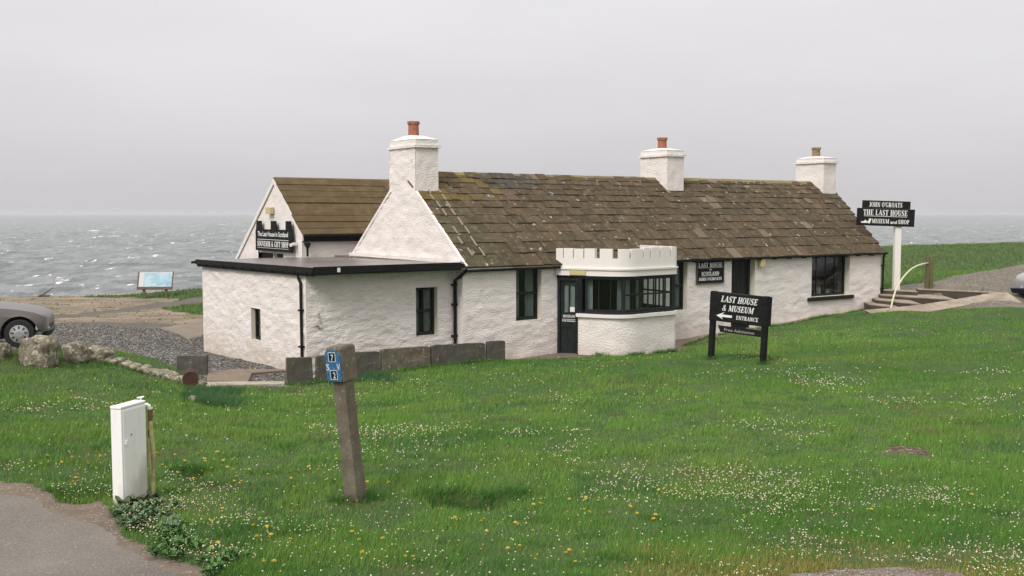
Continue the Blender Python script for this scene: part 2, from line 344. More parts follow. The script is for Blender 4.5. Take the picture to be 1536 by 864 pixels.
def G(px, py):
    r = ray(px, py); ts = np.geomspace(4, 120, 1500); P = CAM + r[None] * ts[:, None]
    below = P[:, 2] < h0(P[:, 0], P[:, 1]); i = int(np.argmax(below)) if below.any() else len(ts) - 1
    return P[i, :2]
def sdpoly(x, y, poly):                        # signed distance, negative inside
    poly = np.asarray(poly, float); d = np.full(x.shape, 1e9); ins = np.zeros(x.shape, bool); n = len(poly)
    for i in range(n):
        a = poly[i]; b = poly[(i + 1) % n]; e = b - a; wx = x - a[0]; wy = y - a[1]
        t = np.clip((wx * e[0] + wy * e[1]) / (e @ e + 1e-12), 0, 1)
        d = np.minimum(d, (wx - e[0] * t) ** 2 + (wy - e[1] * t) ** 2)
        c = ((a[1] > y) != (b[1] > y)) & (x < (b[0] - a[0]) * (y - a[1]) / (b[1] - a[1] + 1e-12) + a[0]); ins ^= c
    return np.where(ins, -1, 1) * np.sqrt(d)
def PG(l): return [tuple(G(*p)) for p in l]
def HG(l): return [tuple(Wd(s, v, 0)[:2]) for s, v in l]
REG = []                                       # (name, polygon, edge noise amp, edge noise scale)
REG.append(('road', PG([(-300, 690), (0, 742), (60, 750), (80, 768), (150, 792), (200, 830), (262, 852), (300, 880)]) + [(-2.0, 5), (-3, 2), (-4, -30), (-60, -30), (-60, 16)], .10, 2.2))
REG.append(('dirt_verge', PG([(-300, 680), (0, 722), (50, 726), (78, 748), (112, 760), (150, 752), (166, 772), (182, 800), (230, 822), (290, 850), (340, 885)]) + [(-1.6, 5), (-2.6, 2), (-4, -30), (-60, -30), (-60, 17)], .10, 2.5))
REG.append(('gravel_patch', PG([(1110, 890), (1160, 862), (1240, 856), (1330, 852), (1420, 857), (1460, 874), (1500, 930), (1050, 930)]), .14, 3))
REG.append(('door_paving', HG([(.9, .1), (.9, -.35), (2.3, -.95), (3.2, -1.35), (3.5, -1.0), (3.2, .1)]), .03, 3))
REG.append(('wall_path', HG([(6.0, .2), (6.0, -1.45), (8.2, -.6), (11.4, -.42), (14, -.35), (16.6, -.3), (17.1, .2)]), .04, 2))
REG.append(('concrete_ramp', PG([(1286, 468), (1340, 460), (1395, 452), (1432, 449), (1492, 438.5), (1518, 439), (1490, 444), (1430, 454), (1385, 462), (1330, 467)]), .02, 3))
REG.append(('gravel_track', PG([(1300, 446), (1335, 432), (1400, 423), (1460, 409), (1536, 396), (1900, 374), (1900, 463), (1536, 462), (1450, 462), (1410, 463), (1380, 463)]), .15, 1.3))
REG.append(('concrete_pad', PG([(240, 492), (262, 487), (305, 483), (312, 500), (283, 508)]), .03, 2))
REG.append(('gravel_yard', PG([(-400, 478), (75, 486), (140, 483), (220, 484), (303, 487), (320, 480)]) + HG([(-2, 5), (-3, .6), (-4.0, .3), (-4.9, -.3), (-5, -1.0)]) + PG([(312, 576), (300, 560), (262, 550), (120, 521), (85, 530), (0, 529), (-400, 520)]), .18, 1.2))
REG.append(('shore_track', PG([(-300, 474), (60, 473), (160, 465), (230, 455), (300, 447), (345, 443), (345, 451), (260, 459), (160, 471), (60, 480), (-300, 482)]), .25, .8))
REG.append(('soil_scrape', PG([(1306, 679), (1335, 670), (1400, 673), (1400, 685), (1360, 684), (1330, 682)]), .10, 4))
REG.append(('sand', PG([(-700, 492), (-700, 424), (0, 438), (120, 446), (205, 447), (262, 450), (236, 458), (250, 467), (300, 472), (345, 477), (345, 490), (0, 492)]), .5, .45))
names = [r[0] for r in REG] + ['beach']
hollow = PG([(636, 744), (700, 740), (752, 750), (772, 761), (700, 766), (650, 759)]); hollow2 = PG([(262, 710), (300, 706), (312, 716), (285, 722)])
stepsP = [at_h(1298, 462, .9)[:2], at_h(1350, 462, .9)[:2], at_h(1432, 450, 1.2)[:2], at_h(1494, 439, 1.36)[:2], at_h(1494, 436.5, 1.4)[:2], at_h(1318, 434.5, 1.38)[:2]]
def sdf_all(x, y):
    o = []
    for k, (n, p, amp, sc) in enumerate(REG):
        o.append(sdpoly(x, y, p) + amp * noise(x, y, sc, 11 + k, 3) + amp * .5 * noise(x, y, sc * 5, 31 + k))
    o.append(np.where(x < 3 + 2 * noise(y, x, .2, 5), lip(x) - .3 - y + .8 * noise(x, y, .5, 77, 2), 5.))
    return np.array(o)
def hfull(x, y):
    z = h0(x, y); x = np.atleast_1d(x); y = np.atleast_1d(y)
    z = z + .028 * noise(x, y, .9, 3, 2) + .012 * noise(x, y, 4, 4)
    z = z - .17 * np.clip(-sdpoly(x, y, hollow) / .09 + .4, 0, 1) - .1 * np.clip(-sdpoly(x, y, hollow2) / .08 + .4, 0, 1)
    z = z - .6 * np.clip(-sdpoly(x, y, stepsP) / .08, 0, 1)
    return z
def ground(x, y): return float(hfull(np.array([x]), np.array([y]))[0])

ys = [-45., -30, -18, -10, -5, -1, 1.5, 3.2]; y = 4.2
while y < 100: ys.append(y); y += max(.05, .0062 * y)
xs = list(np.arange(-7, 8.01, .06)); x = 8.06; dx_ = .07
while x < 260: xs.append(x); x += dx_; dx_ = min(dx_ * 1.03, 12) if x > 19 else .11
x = -7.08; dx_ = .08
while x > -260: xs.insert(0, x); x -= dx_; dx_ = min(dx_ * 1.03, 12) if x < -13 else .11
xs = np.array(xs); ys = np.array(ys); X, Y = np.meshgrid(xs, ys); X = X.ravel(); Y = Y.ravel()
Z = hfull(X, Y); D = sdf_all(X, Y)
nx = len(xs); ii = (np.arange(len(ys) - 1)[:, None] * nx + np.arange(nx - 1)[None]).ravel()
tris = np.concatenate([np.stack([ii, ii + 1, ii + nx + 1], 1), np.stack([ii, ii + nx + 1, ii + nx], 1)])
PV = [np.stack([X, Y, Z], 1)]; DV = [D.T]; allP = PV[0]; allD = DV[0]
pieces = {}
rest = tris
for k, nm in enumerate(names):
    d = allD[:, k][rest]; inside = (d <= 0).all(1); outside = (d > 0).all(1); mixed = ~(inside | outside)
    ins_t = [rest[inside]]; out_t = [rest[outside]]; newP = []; newD = []; base = len(allP); cache = {}; a_in = []; a_out = []
    for t in rest[mixed].tolist():
        def cut(i, j):
            key = (min(i, j), max(i, j))
            if key not in cache:
                di, dj = allD[i, k], allD[j, k]; f_ = di / (di - dj)
                newP.append(allP[i] * (1 - f_) + allP[j] * f_); nd = allD[i] * (1 - f_) + allD[j] * f_; nd[k] = 0; newD.append(nd)
                cache[key] = base + len(newP) - 1
            return cache[key]
        pi, po = [], []
        for q in range(3):
            i, j = t[q], t[(q + 1) % 3]; si = allD[i, k] <= 0; sj = allD[j, k] <= 0
            (pi if si else po).append(i)
            if si != sj: c = cut(i, j); pi.append(c); po.append(c)
        for poly, dst in ((pi, a_in), (po, a_out)):
            for q in range(1, len(poly) - 1): dst.append((poly[0], poly[q], poly[q + 1]))
    if newP: allP = np.concatenate([allP, np.array(newP)]); allD = np.concatenate([allD, np.array(newD)])
    if a_in: ins_t.append(np.array(a_in))
    if a_out: out_t.append(np.array(a_out))
    pieces[nm] = np.concatenate(ins_t); rest = np.concatenate(out_t)
pieces['lawn'] = rest
def gmat(name, a, b, c=None, **k): return mat(name, a, .92, col2=b, col3=c, **k)
GM = {
 'lawn': gmat('lawn_soil', (.030, .058, .013), (.05, .075, .02), (.06, .05, .025), nscale=1.5, n3scale=6, lo3=.64, hi3=.74, bump=.8, bscale=30),
 'road': gmat('wet_tarmac', (.165, .148, .125), (.115, .10, .085), (.24, .215, .18), nscale=.7, n3scale=60, lo3=.56, hi3=.62, bump=.7, bscale=120, bdist=.006),
 'dirt_verge': gmat('bare_dirt', (.165, .128, .092), (.11, .085, .062), (.26, .225, .18), nscale=3, n3scale=25, lo3=.60, hi3=.66, bump=.8, bscale=40),
 'gravel_patch': gmat('grey_grit', (.19, .165, .14), (.12, .09, .05), (.30, .27, .23), nscale=3, n3scale=35, lo3=.58, hi3=.64, bump=1., bscale=60),
 'door_paving': gmat('door_paving', (.17, .125, .095), (.11, .085, .065), nscale=1.5, bump=.4, bscale=25),
 'wall_path': gmat('wall_path', (.27, .205, .15), (.21, .16, .12), nscale=2, bump=.4, bscale=30),
 'concrete_ramp': gmat('ramp_concrete', (.30, .24, .175), (.23, .18, .13), nscale=1.5, bump=.4, bscale=25),
 'gravel_track': gmat('track_grit', (.17, .15, .115), (.12, .105, .08), (.24, .22, .18), nscale=.8, n3scale=9, lo3=.58, hi3=.68, bump=1., bscale=25, bdist=.03),
 'concrete_pad': gmat('pad_concrete', (.21, .175, .13), (.17, .14, .105), nscale=2),
 'gravel_yard': gmat('blue_grey_gravel', (.085, .078, .066), (.15, .115, .08), (.2, .19, .17), nscale=.55, n3scale=16, lo3=.56, hi3=.66, bump=1., bscale=18, bdist=.04, lo=.5, hi=.75),
 'shore_track': gmat('shore_track', (.085, .073, .058), (.12, .10, .078), nscale=.8),
 'soil_scrape': gmat('scraped_soil', (.13, .09, .06), (.07, .05, .035), (.2, .16, .12), nscale=5, n3scale=20, bump=1., bscale=30),
 'sand': gmat('sandy_turf', (.255, .195, .14), (.15, .115, .08), (.10, .11, .045), nscale=.8, nvec=(.5, 1.2, 1), n3scale=1.1, lo3=.53, hi3=.60, bump=.8, bscale=6, bdist=.05),
 'beach': gmat('beach_sand', (.36, .25, .17), (.28, .20, .14), nscale=.3)}
PRETTY = {'lawn': 'ground', 'road': 'road', 'dirt_verge': 'dirt_verge', 'gravel_patch': 'gravel_ground', 'door_paving': 'paving', 'wall_path': 'path', 'concrete_ramp': 'concrete_path',
          'gravel_track': 'gravel_road', 'concrete_pad': 'concrete_pavement', 'gravel_yard': 'gravel_yard', 'shore_track': 'shore_path', 'soil_scrape': 'bare_soil', 'sand': 'sandy_ground', 'beach': 'beach'}
for nm, t in pieces.items():
    if len(t) == 0: continue
    u, inv = np.unique(t, return_inverse=True)
    o = npmesh(PRETTY[nm], allP[u], inv.reshape(-1, 3), GM[nm], smooth=True); tag(o, kind='structure')

# ------------------------------------------------------------------ sea
SEA = -3.5
nr_, na_ = 900, 760
rr = 52 * (9000 / 52) ** (np.linspace(0, 1, nr_) ** 1.0); aa = np.linspace(-.85, .85, na_)
RR, AA = np.meshgrid(rr, aa, indexing='ij')
sx = RR * np.tan(AA) * .9; sy = RR
zz = np.zeros_like(sx)
fade = np.clip(1.25 - RR / 900, 0.2, 1)
for lam, amp, ang, sd_ in ((9, .30, .35, 1), (5.2, .24, -.2, 2), (3.1, .16, .7, 3), (14, .22, .05, 4), (2.2, .09, -.6, 5)):
    cx_, cy_ = math.sin(ang), math.cos(ang)
    ph = (sx * cx_ + sy * cy_) * 2 * math.pi / lam + 3.0 * noise(sx, sy, 1 / (lam * 1.6), 50 + sd_, 2)
    zz += amp * (1 - np.abs(np.sin(ph / 2)) * 1.6) * (.5 + .5 * noise(sx, sy, 1 / (lam * 2.5), 60 + sd_))
zz = zz * fade + .05 * noise(sx, sy, .8, 9, 2) * fade
jj = (np.arange(nr_ - 1)[:, None] * na_ + np.arange(na_ - 1)[None]).ravel()
m = bpy.data.materials.new('grey_sea'); m.use_nodes = True; t = m.node_tree; b = t.nodes['Principled BSDF']; N = t.nodes.new; K = t.links.new
b.inputs['Roughness'].default_value = .35; b.inputs['IOR'].default_value = 1.33; b.inputs['Specular IOR Level'].default_value = .32
g = N('ShaderNodeTexCoord')
def tn(scale, vec, det=4, rough=.55):
    mpn = N('ShaderNodeMapping'); mpn.inputs['Scale'].default_value = vec; K(g.outputs['Object'], mpn.inputs[0])
    n = N('ShaderNodeTexNoise'); n.inputs['Scale'].default_value = scale; n.inputs['Detail'].default_value = det; n.inputs['Roughness'].default_value = rough; K(mpn.outputs[0], n.inputs['Vector'])
    return n.outputs['Fac']
def mrn(v, a, b_, c=0., d=1.):
    q = N('ShaderNodeMapRange'); q.inputs['From Min'].default_value = a; q.inputs['From Max'].default_value = b_; q.inputs['To Min'].default_value = c; q.inputs['To Max'].default_value = d
    K(v, q.inputs['Value']); return q.outputs[0]
def mth(op, a, b_):
    q = N('ShaderNodeMath'); q.operation = op
    for i, v in enumerate((a, b_)):
        if isinstance(v, float): q.inputs[i].default_value = v
        else: K(v, q.inputs[i])
    return q.outputs[0]
big = tn(.012, (1, 1.6, 1), 3); foam_a = tn(.60, (.75, .34, 1), 3, .5); foam_b = tn(1.6, (.8, .8, 1), 4, .65); far_a = tn(.16, (.8, .22, 1), 4, .6)
fm = mth('MULTIPLY', mrn(foam_a, .66, .68), mrn(foam_b, .42, .55)); fm2 = mth('MULTIPLY', mrn(far_a, .65, .67), mrn(foam_b, .46, .56))
foam = mth('MAXIMUM', fm, fm2)
wc = N('ShaderNodeMix'); wc.data_type = 'RGBA'; wc.inputs['A'].default_value = (.115, .13, .127, 1); wc.inputs['B'].default_value = (.25, .262, .255, 1); K(mrn(tn(.35, (.8, .35, 1), 6, .7), .38, .62), wc.inputs['Factor'])
fc = N('ShaderNodeMix'); fc.data_type = 'RGBA'; K(foam, fc.inputs['Factor']); K(wc.outputs['Result'], fc.inputs['A']); fc.inputs['B'].default_value = (.85, .85, .85, 1); K(fc.outputs['Result'], b.inputs['Base Color'])
K(mrn(foam, 0, 1, .35, .9), b.inputs['Roughness'])
bp = N('ShaderNodeBump'); bp.inputs['Strength'].default_value = 1.; bp.inputs['Distance'].default_value = .5
K(mth('ADD', tn(1.3, (.9, .7, 1), 7, .68), mth('MULTIPLY', tn(.28, (.9, .8, 1), 4, .6), 2.6)), bp.inputs['Height']); K(bp.outputs[0], b.inputs['Normal'])
sea = npmesh('sea', np.stack([sx.ravel(), sy.ravel(), SEA + zz.ravel()], 1), np.stack([jj, jj + na_, jj + na_ + 1, jj + 1], 1), m, smooth=True)
tag(sea, kind='structure')

# ------------------------------------------------------------------ grass
M_grass = mat('grass_blades', (.06, .12, .03), .75, attr='Col', spec=.15)
HOUSE = HG([(-4.1, .35), (0, .35), (0, 0), (17.1, 0), (18.8, 6.3), (9, 6.3), (9, 13), (-1.1, 13), (-1.1, 7.7), (-4.1, 7.7)])
BAY = HG([(2.9, .2), (3.0, -.2), (3.8, -1.62), (4.4, -1.7), (5.92, -1.55), (6.04, .2)])
rng = np.random.default_rng(3)
def lawn_mask(x, y, margin=0.):
    d = sdf_all(x, y); ok = (d > margin).all(0)
    ok &= sdpoly(x, y, HOUSE) > .02
    ok &= sdpoly(x, y, BAY) > .02
    ok &= sdpoly(x, y, stepsP) > .05
    ok &= (np.minimum(sdpoly(x, y, hollow), sdpoly(x, y, hollow2)) > -.05) | (noise(x, y, 9., 55) > .35)
    return ok
def scatter(y0, y1, n, side=.72):
    # density falls with distance: uniform in log(y), spread over the width seen (and a margin)
    yy = np.exp(rng.uniform(math.log(y0), math.log(y1), n)); xx = rng.uniform(-side, side, n) * (yy + 1.5)
    return xx, yy
xx, yy = scatter(6.5, 46, 1750000)
msk = lawn_mask(xx, yy, -.02); xx, yy = xx[msk], yy[msk]
pt = noise(xx, yy, .35, 21, 3); pt2 = noise(xx, yy, 1.7, 22, 2); pt3 = noise(xx, yy, .13, 24, 2)
dens = .72 + .28 * pt2; keep = rng.random(len(xx)) < dens; xx, yy, pt, pt2, pt3 = xx[keep], yy[keep], pt[keep], pt2[keep], pt3[keep]
zz = hfull(xx, yy); n = len(xx)
hollow_d = sdpoly(xx, yy, hollow)
pgp = np.array(REG[2][1]); dry = np.clip(1 - sdpoly(xx, yy, pgp) / 1.1 + .5 * noise(xx, yy, 1.8, 301, 2), 0, 1)
L_ = (.032 + .045 * np.clip(pt2 + .3, 0, 1) + .045 * np.clip(pt, 0, 1) + .05 * np.clip(noise(xx, yy, 3.1, 71, 2) - .25, 0, 1)) * rng.uniform(.6, 1.4, n) * (1 - .45 * dry)
wdt = np.maximum(.0035, .00042 * yy) * rng.uniform(.7, 1.5, n)
az = rng.uniform(0, 2 * np.pi, n); lean = rng.uniform(.1, .75, n) * L_
base = np.stack([xx, yy, zz - .005], 1); side_ = np.stack([np.cos(az), np.sin(az), 0 * az], 1) * wdt[:, None]
az2 = rng.normal(0.6, 1.1, n); tip = base + np.stack([np.cos(az2) * lean, np.sin(az2) * lean, L_], 1)
vv = np.stack([base - side_ * .5, base + side_ * .5, tip], 1).reshape(-1, 3)
ca = np.array([.055, .155, .020]); cb = np.array([.128, .255, .040]); cc = np.array([.19, .20, .065]); cd = np.array([.34, .26, .07]); ce = np.array([.050, .130, .040])
t_ = np.clip(.5 + .9 * pt3 + .5 * pt + rng.normal(0, .22, n), 0, 1)[:, None]
col = ca * (1 - t_) + cb * t_; yl = np.clip(noise(xx, yy * 1.6, .45, 88, 3) * 1.6, 0, 1)[:, None]; col = col * (1 - .55 * yl) + np.array([.165, .245, .045]) * .55 * yl
u_ = (rng.random(n) < (.07 + .13 * np.clip(pt, 0, 1)))[:, None]; col = np.where(u_, cc, col)
u_ = (rng.random(n) < dry * .85)[:, None]; col = np.where(u_, cd * rng.uniform(.6, 1.1, (n, 1)), col)
u_ = ((noise(xx, yy, .8, 90, 2) > .42) & (rng.random(n) < .45))[:, None]; col = np.where(u_, ce, col)
col = col * rng.uniform(.75, 1.25, (n, 1))
u_ = ((noise(xx, yy, 1.3, 191, 2) > .52) & (rng.random(n) < .3))[:, None]
col = np.where(u_, np.array([.16, .12, .055]) * rng.uniform(.7, 1.2, (n, 1)), col)
gr = npmesh('grass', vv, np.arange(n * 3).reshape(-1, 3), M_grass, cols=np.repeat(col, 3, 0))
tag(gr, 'short green lawn grass covering the slope in front of the cottage', 'grass', kind='stuff')

def tuft_field(name, pts, label, cat, hgt, colr, cnt, spread, wid=.006):
    V_ = []; C_ = []
    for (x, y) in pts:
        k = cnt; a = rng.uniform(0, 2 * np.pi, k); r_ = spread * np.sqrt(rng.random(k)); bx = x + r_ * np.cos(a); by = y + r_ * np.sin(a); bz = hfull(bx, by) - .01
        hh = hgt * rng.uniform(.5, 1.2, k); out_ = hh * rng.uniform(.2, .8, k); s_ = rng.uniform(0, 2 * np.pi, k)
        b_ = np.stack([bx, by, bz], 1); sd_ = np.stack([np.cos(s_), np.sin(s_), 0 * s_], 1) * wid
        tp = b_ + np.stack([np.cos(a) * out_ + .3 * hh, np.sin(a) * out_, hh], 1)
        V_.append(np.stack([b_ - sd_ * .5, b_ + sd_ * .5, tp], 1).reshape(-1, 3))
        c_ = np.array(colr) * rng.uniform(.6, 1.3, (k, 1)); C_.append(np.repeat(c_, 3, 0))
    V_ = np.concatenate(V_); o = npmesh(name, V_, np.arange(len(V_)).reshape(-1, 3), M_grass, cols=np.concatenate(C_))
    return tag(o, label, cat, kind='stuff')
pts = []
for _ in range(60): pts.append(G(rnd.uniform(285, 355), rnd.uniform(584, 612)))
for _ in range(25): pts.append(G(rnd.uniform(540, 598), rnd.uniform(566, 574)))
tuft_field('long_grass', pts, 'darker clump of long grass near the end of the low stone wall', 'grass', .17, (.060, .135, .050), 110, .17, .007)
pts = []
for _ in range(330): pts.append(G(rnd.uniform(60, 1536), rnd.uniform(600, 864)))
for _ in range(40): pts.append(G(rnd.uniform(75, 170), rnd.uniform(735, 752)))
for _ in range(60): pts.append(G(rnd.uniform(230, 480), rnd.uniform(790, 870)))
pts = [p for p in pts if lawn_mask(np.array([p[0]]), np.array([p[1]]), .08)[0]]
tuft_field('grass_tufts', pts, 'coarser grass tufts standing up from the foreground lawn', 'grass', .085, (.065, .16, .03), 80, .13, .005)
pts = []
for _ in range(500):
    x = rnd.uniform(6, 48); pts.append((x, lip(x) - rnd.uniform(-.5, 3.0) ** 1))
tuft_field('bank_grass', pts, 'rough long grass along the crest of the bank above the sea', 'grass', .16, (.12, .19, .05), 30, .6, .03)
# far grass behind the cottage, left bank too
xx, yy = rng.uniform(8, 60, 160000), rng.uniform(36, 74, 160000); k_ = (yy < lip(xx)) & lawn_mask(xx, yy, .1); xx, yy = xx[k_], yy[k_]
x2, y2 = rng.uniform(-32, -8, 60000), rng.uniform(34, 54, 60000); k_ = lawn_mask(x2, y2, .1); xx = np.concatenate([xx, x2[k_]]); yy = np.concatenate([yy, y2[k_]])
n = len(xx); zz = hfull(xx, yy) - .01; hh = rng.uniform(.06, .14, n); s_ = rng.uniform(0, 6.28, n); b_ = np.stack([xx, yy, zz], 1); sd_ = np.stack([np.cos(s_), np.sin(s_), 0 * s_], 1) * .035
tp = b_ + np.stack([rng.normal(0, .05, n), rng.normal(0, .05, n), hh], 1); q = np.clip(.5 + .6 * noise(xx, yy, .3, 5, 2), 0, 1)[:, None]
far = npmesh('bank_turf', np.stack([b_ - sd_ * .5, b_ + sd_ * .5, tp], 1).reshape(-1, 3), np.arange(n * 3).reshape(-1, 3), M_grass, cols=np.repeat((np.array([.085, .155, .04]) * q + np.array([.125, .18, .06]) * (1 - q)) * rng.uniform(.8, 1.2, (n, 1)), 3, 0))
tag(far, 'turf on the far banks beyond the cottage and by the shore', 'grass', kind='stuff')

pts = []
for q in [(4.37, 22.6), (5.32, 21.8), (-1.58, 10.3), (-1.66, 10.36), (-1.5, 10.4)]:
    for _ in range(5): pts.append((q[0] + rnd.uniform(-.14, .14), q[1] + rnd.uniform(-.12, .1)))
for k in range(120):
    q = Wd(rnd.uniform(-4.9, .95), -.58 - .06 * rnd.random(), 0); pts.append((q[0], q[1]))
for k in range(60):
    a = rnd.uniform(.0, 1.0); q = Wd(3.45 + (5.95 - 3.45) * a, -1.0 - .72 * min(1, a * 3.2) + (.12 * a), 0); pts.append((q[0], q[1] - .04))
for k in range(120):
    q = Wd(rnd.uniform(6.1, 16.8), -1.5 + 0, 0); s_ = rnd.uniform(6.4, 16.8); q = Wd(s_, -.33 - max(0, (8.3 - s_) * .45) - .08 * rnd.random(), 0); pts.append((q[0], q[1] - .05))
for k in range(30): pts.append(G(rnd.uniform(27, 170), rnd.uniform(541, 552)))
for k in range(30): a = rnd.random(); pts.append(G(150 + 150 * a, 545 + 34 * a))
tuft_field('edge_grass', pts, 'unmown grass at the foot of posts, slabs and walls', 'grass', .12, (.060, .145, .028), 40, .09, .007)
pts = []
for k in range(70): pts.append(G(rnd.uniform(628, 780), rnd.uniform(736, 745) + 6 * rnd.random()))
for k in range(20): pts.append(G(rnd.uniform(258, 316), rnd.uniform(703, 708)))
tuft_field('hollow_grass', pts, 'longer grass hanging over the small hollows in the lawn, tinted dark for their shade', 'grass', .09, (.045, .13, .024), 40, .10, .005)  # blade colour darkened to stand in for the shadow in the hollows
# clover heads: far too many to count
ico = [(0, 0, 1), (.89, 0, .45), (.28, .85, .45), (-.72, .53, .45), (-.72, -.53, .45), (.28, -.85, .45), (.72, .53, -.45), (-.28, .85, -.45), (-.89, 0, -.45), (-.28, -.85, -.45), (.72, -.53, -.45), (0, 0, -1)]
icf = [(0, 1, 2), (0, 2, 3), (0, 3, 4), (0, 4, 5), (0, 5, 1), (1, 6, 2), (2, 7, 3), (3, 8, 4), (4, 9, 5), (5, 10, 1), (6, 7, 2), (7, 8, 3), (8, 9, 4), (9, 10, 5), (10, 6, 1), (11, 7, 6), (11, 8, 7), (11, 9, 8), (11, 10, 9), (11, 6, 10)]
ico = np.array(ico); icf = np.array(icf)
def blobs(name, P, S, mt, cols=None, squash=(1, 1, 1), jit=0.):
    n = len(P); v = np.repeat(ico[None], n, 0)
    if jit: v = v * rng.uniform(1 - jit, 1 + jit, (n, 12, 1))
    q = rng.uniform(0, 6.28, n); c, s = np.cos(q)[:, None], np.sin(q)[:, None]; v = v * np.array(squash)
    sxy = rng.uniform(.75, 1.3, (n, 1)) if jit else 1
    vx = v[..., 0] * sxy; v = np.stack([vx * c - v[..., 1] * s, vx * s + v[..., 1] * c, v[..., 2]], -1)
    v = v * S[:, None, None] + P[:, None]
    f = icf[None] + (np.arange(n) * 12)[:, None, None]
    return npmesh(name, v.reshape(-1, 3), f.reshape(-1, 3), mt, cols=None if cols is None else np.repeat(cols, 12, 0), smooth=not jit)
M_clover = mat('clover_heads', (.7, .65, .5), .8, attr='Col', spec=.1)
xx, yy = scatter(6.8, 30, 110000, .58); msk = lawn_mask(xx, yy, .03)
cl = noise(xx, yy, .55, 40, 2) + .55 * noise(xx, yy * 1.0, 2.4, 41, 2) + .18 * np.clip((15 - yy) / 7, -1.2, 1) - .16
prob = np.clip((cl - .02) * 1.5, 0, 1) ** 1.2 * (.40 + .45 * np.clip((13 - yy) / 4, 0, 1)) * np.where((yy < 9.6) & (xx > 2.6), .4, 1) + .012 + .035 * np.clip((13.5 - yy) / 4, 0, 1)
msk &= rng.random(len(xx)) < prob; xx, yy = xx[msk], yy[msk]; n = len(xx)
hh = rng.uniform(.045, .075, n)
cols = np.where(rng.random((n, 1)) < .75, np.array([[.66, .60, .44]]), np.array([[.50, .34, .24]])) * rng.uniform(.75, 1.1, (n, 1))
o = blobs('clover_flowers', np.stack([xx, yy, hfull(xx, yy) + hh], 1), rng.uniform(.0045, .0095, n) * np.clip(yy / 11, .9, 1.5), M_clover, cols, (1, 1, .85))
tag(o, 'small white and pinkish clover flowers scattered over the lawn', 'flowers', kind='stuff')

# dandelions: each a flower of its own
M_dand = mat('dandelion_yellow', (.52, .36, .03), .8); M_stalk = mat('flower_stalk', (.09, .15, .04), .8)
def dandelion():
    root = empty('dandelion', (0, 0, 0), 0, 'yellow dandelion flower on a short stalk in the lawn', 'flower', 'dandelions scattered in the lawn')
    a = MB(); a.tube([(0, 0, -.02), (.004, 0, .03), (.003, .003, .058)], .0022, 6); a.build('stalk', M_stalk, root)
    h_ = MB()
    for ring, (rr_, zt, k) in enumerate(((.021, .060, 14), (.016, .066, 12), (.009, .070, 8))):
        for i in range(k):
            q = 2 * math.pi * (i + .5 * ring) / k; w2 = .26
            h_.add([(.002 * math.cos(q), .002 * math.sin(q), .057), (rr_ * math.cos(q - w2), rr_ * math.sin(q - w2), zt), (rr_ * 1.12 * math.cos(q), rr_ * 1.12 * math.sin(q), zt + .001), (rr_ * math.cos(q + w2), rr_ * math.sin(q + w2), zt)], [(0, 1, 2, 3)])
    h_.lathe([(.003, .052), (.012, .058), (.013, .064), (.004, .068)], 10)
    h_.build('flower_head', M_dand, root)
    return root
dsp = []
def dcl(x0, x1, y0, y1, k):
    for _ in range(k): dsp.append((rnd.uniform(x0, x1), rnd.uniform(y0, y1)))
dcl(225, 560, 690, 745, 22); dcl(60, 165, 650, 740, 10); dcl(300, 620, 760, 860, 18); dcl(640, 940, 740, 800, 16)
dcl(225, 345, 680, 705, 14); dcl(225, 360, 700, 740, 8); dcl(300, 420, 790, 850, 10); dcl(60, 165, 680, 740, 8); dcl(720, 960, 765, 850, 12); dcl(430, 480, 700, 735, 5)
dcl(560, 640, 700, 735, 3); dcl(600, 1100, 700, 850, 10); dcl(120, 135, 600, 612, 2); dcl(1100, 1500, 740, 845, 6); dcl(940, 1010, 738, 800, 5)
proto = None
for (px, py) in dsp:
    x, y = G(px, py)
    if not lawn_mask(np.array([x]), np.array([y]), .05)[0]: continue
    if proto is None: proto = dandelion(); d = proto
    else:
        d = proto.copy(); COL.objects.link(d)
        for ch in list(proto.children): c = ch.copy(); COL.objects.link(c); c.parent = d
    d.location = (x, y, ground(x, y)); d.rotation_euler = (rnd.uniform(-.5, .1), rnd.uniform(-.2, .2), rnd.uniform(0, 6.28)); k = rnd.uniform(.55, .95); d.scale = (k, k, k)

# loose stones of the yard, the verge and the grit patch
M_stone = mat('loose_stones', (.2, .19, .17), .85, attr='Col')
def stones(name, region, bbox, n, s0, s1, label, pal, cat='gravel'):
    xx = rng.uniform(bbox[0], bbox[1], n); yy = rng.uniform(bbox[2], bbox[3], n); i = names.index(region); d = sdf_all(xx, yy)
    ok = d[i] < -.02
    for j in range(i): ok &= d[j] > 0
    ok &= sdpoly(xx, yy, HOUSE) > .05
    xx, yy = xx[ok], yy[ok]; n = len(xx); S = rng.uniform(s0, s1, n) ** 1.0; pal = np.array(pal); cols = pal[rng.integers(0, len(pal), n)] * rng.uniform(.7, 1.25, (n, 1))
    o = blobs(name, np.stack([xx, yy, hfull(xx, yy) + S * .15], 1), S, M_stone, cols, (1, .8, .55), .25)
    tag(o, label, cat, kind='stuff')
g_pal = [(.125, .12, .11), (.075, .078, .075), (.2, .19, .17), (.11, .092, .07), (.065, .065, .062), (.26, .245, .215)]
stones('yard_gravel', 'gravel_yard', (-16, -2.5, 20.5, 35), 60000, .012, .038, 'blue grey gravel spread over the yard left of the annex', g_pal)
stones('grit', 'gravel_patch', (.8, 5.2, 6.5, 9.0), 14000, .003, .011, 'grey grit at the bottom right of the lawn', [(.22, .2, .18), (.14, .12, .10), (.33, .3, .27), (.12, .08, .05)])
stones('verge_grit', 'dirt_verge', (-8, -1.5, 6, 12), 16000, .002, .009, 'small stones in the bare dirt beside the road', [(.26, .2, .15), (.18, .14, .1), (.36, .32, .27)])
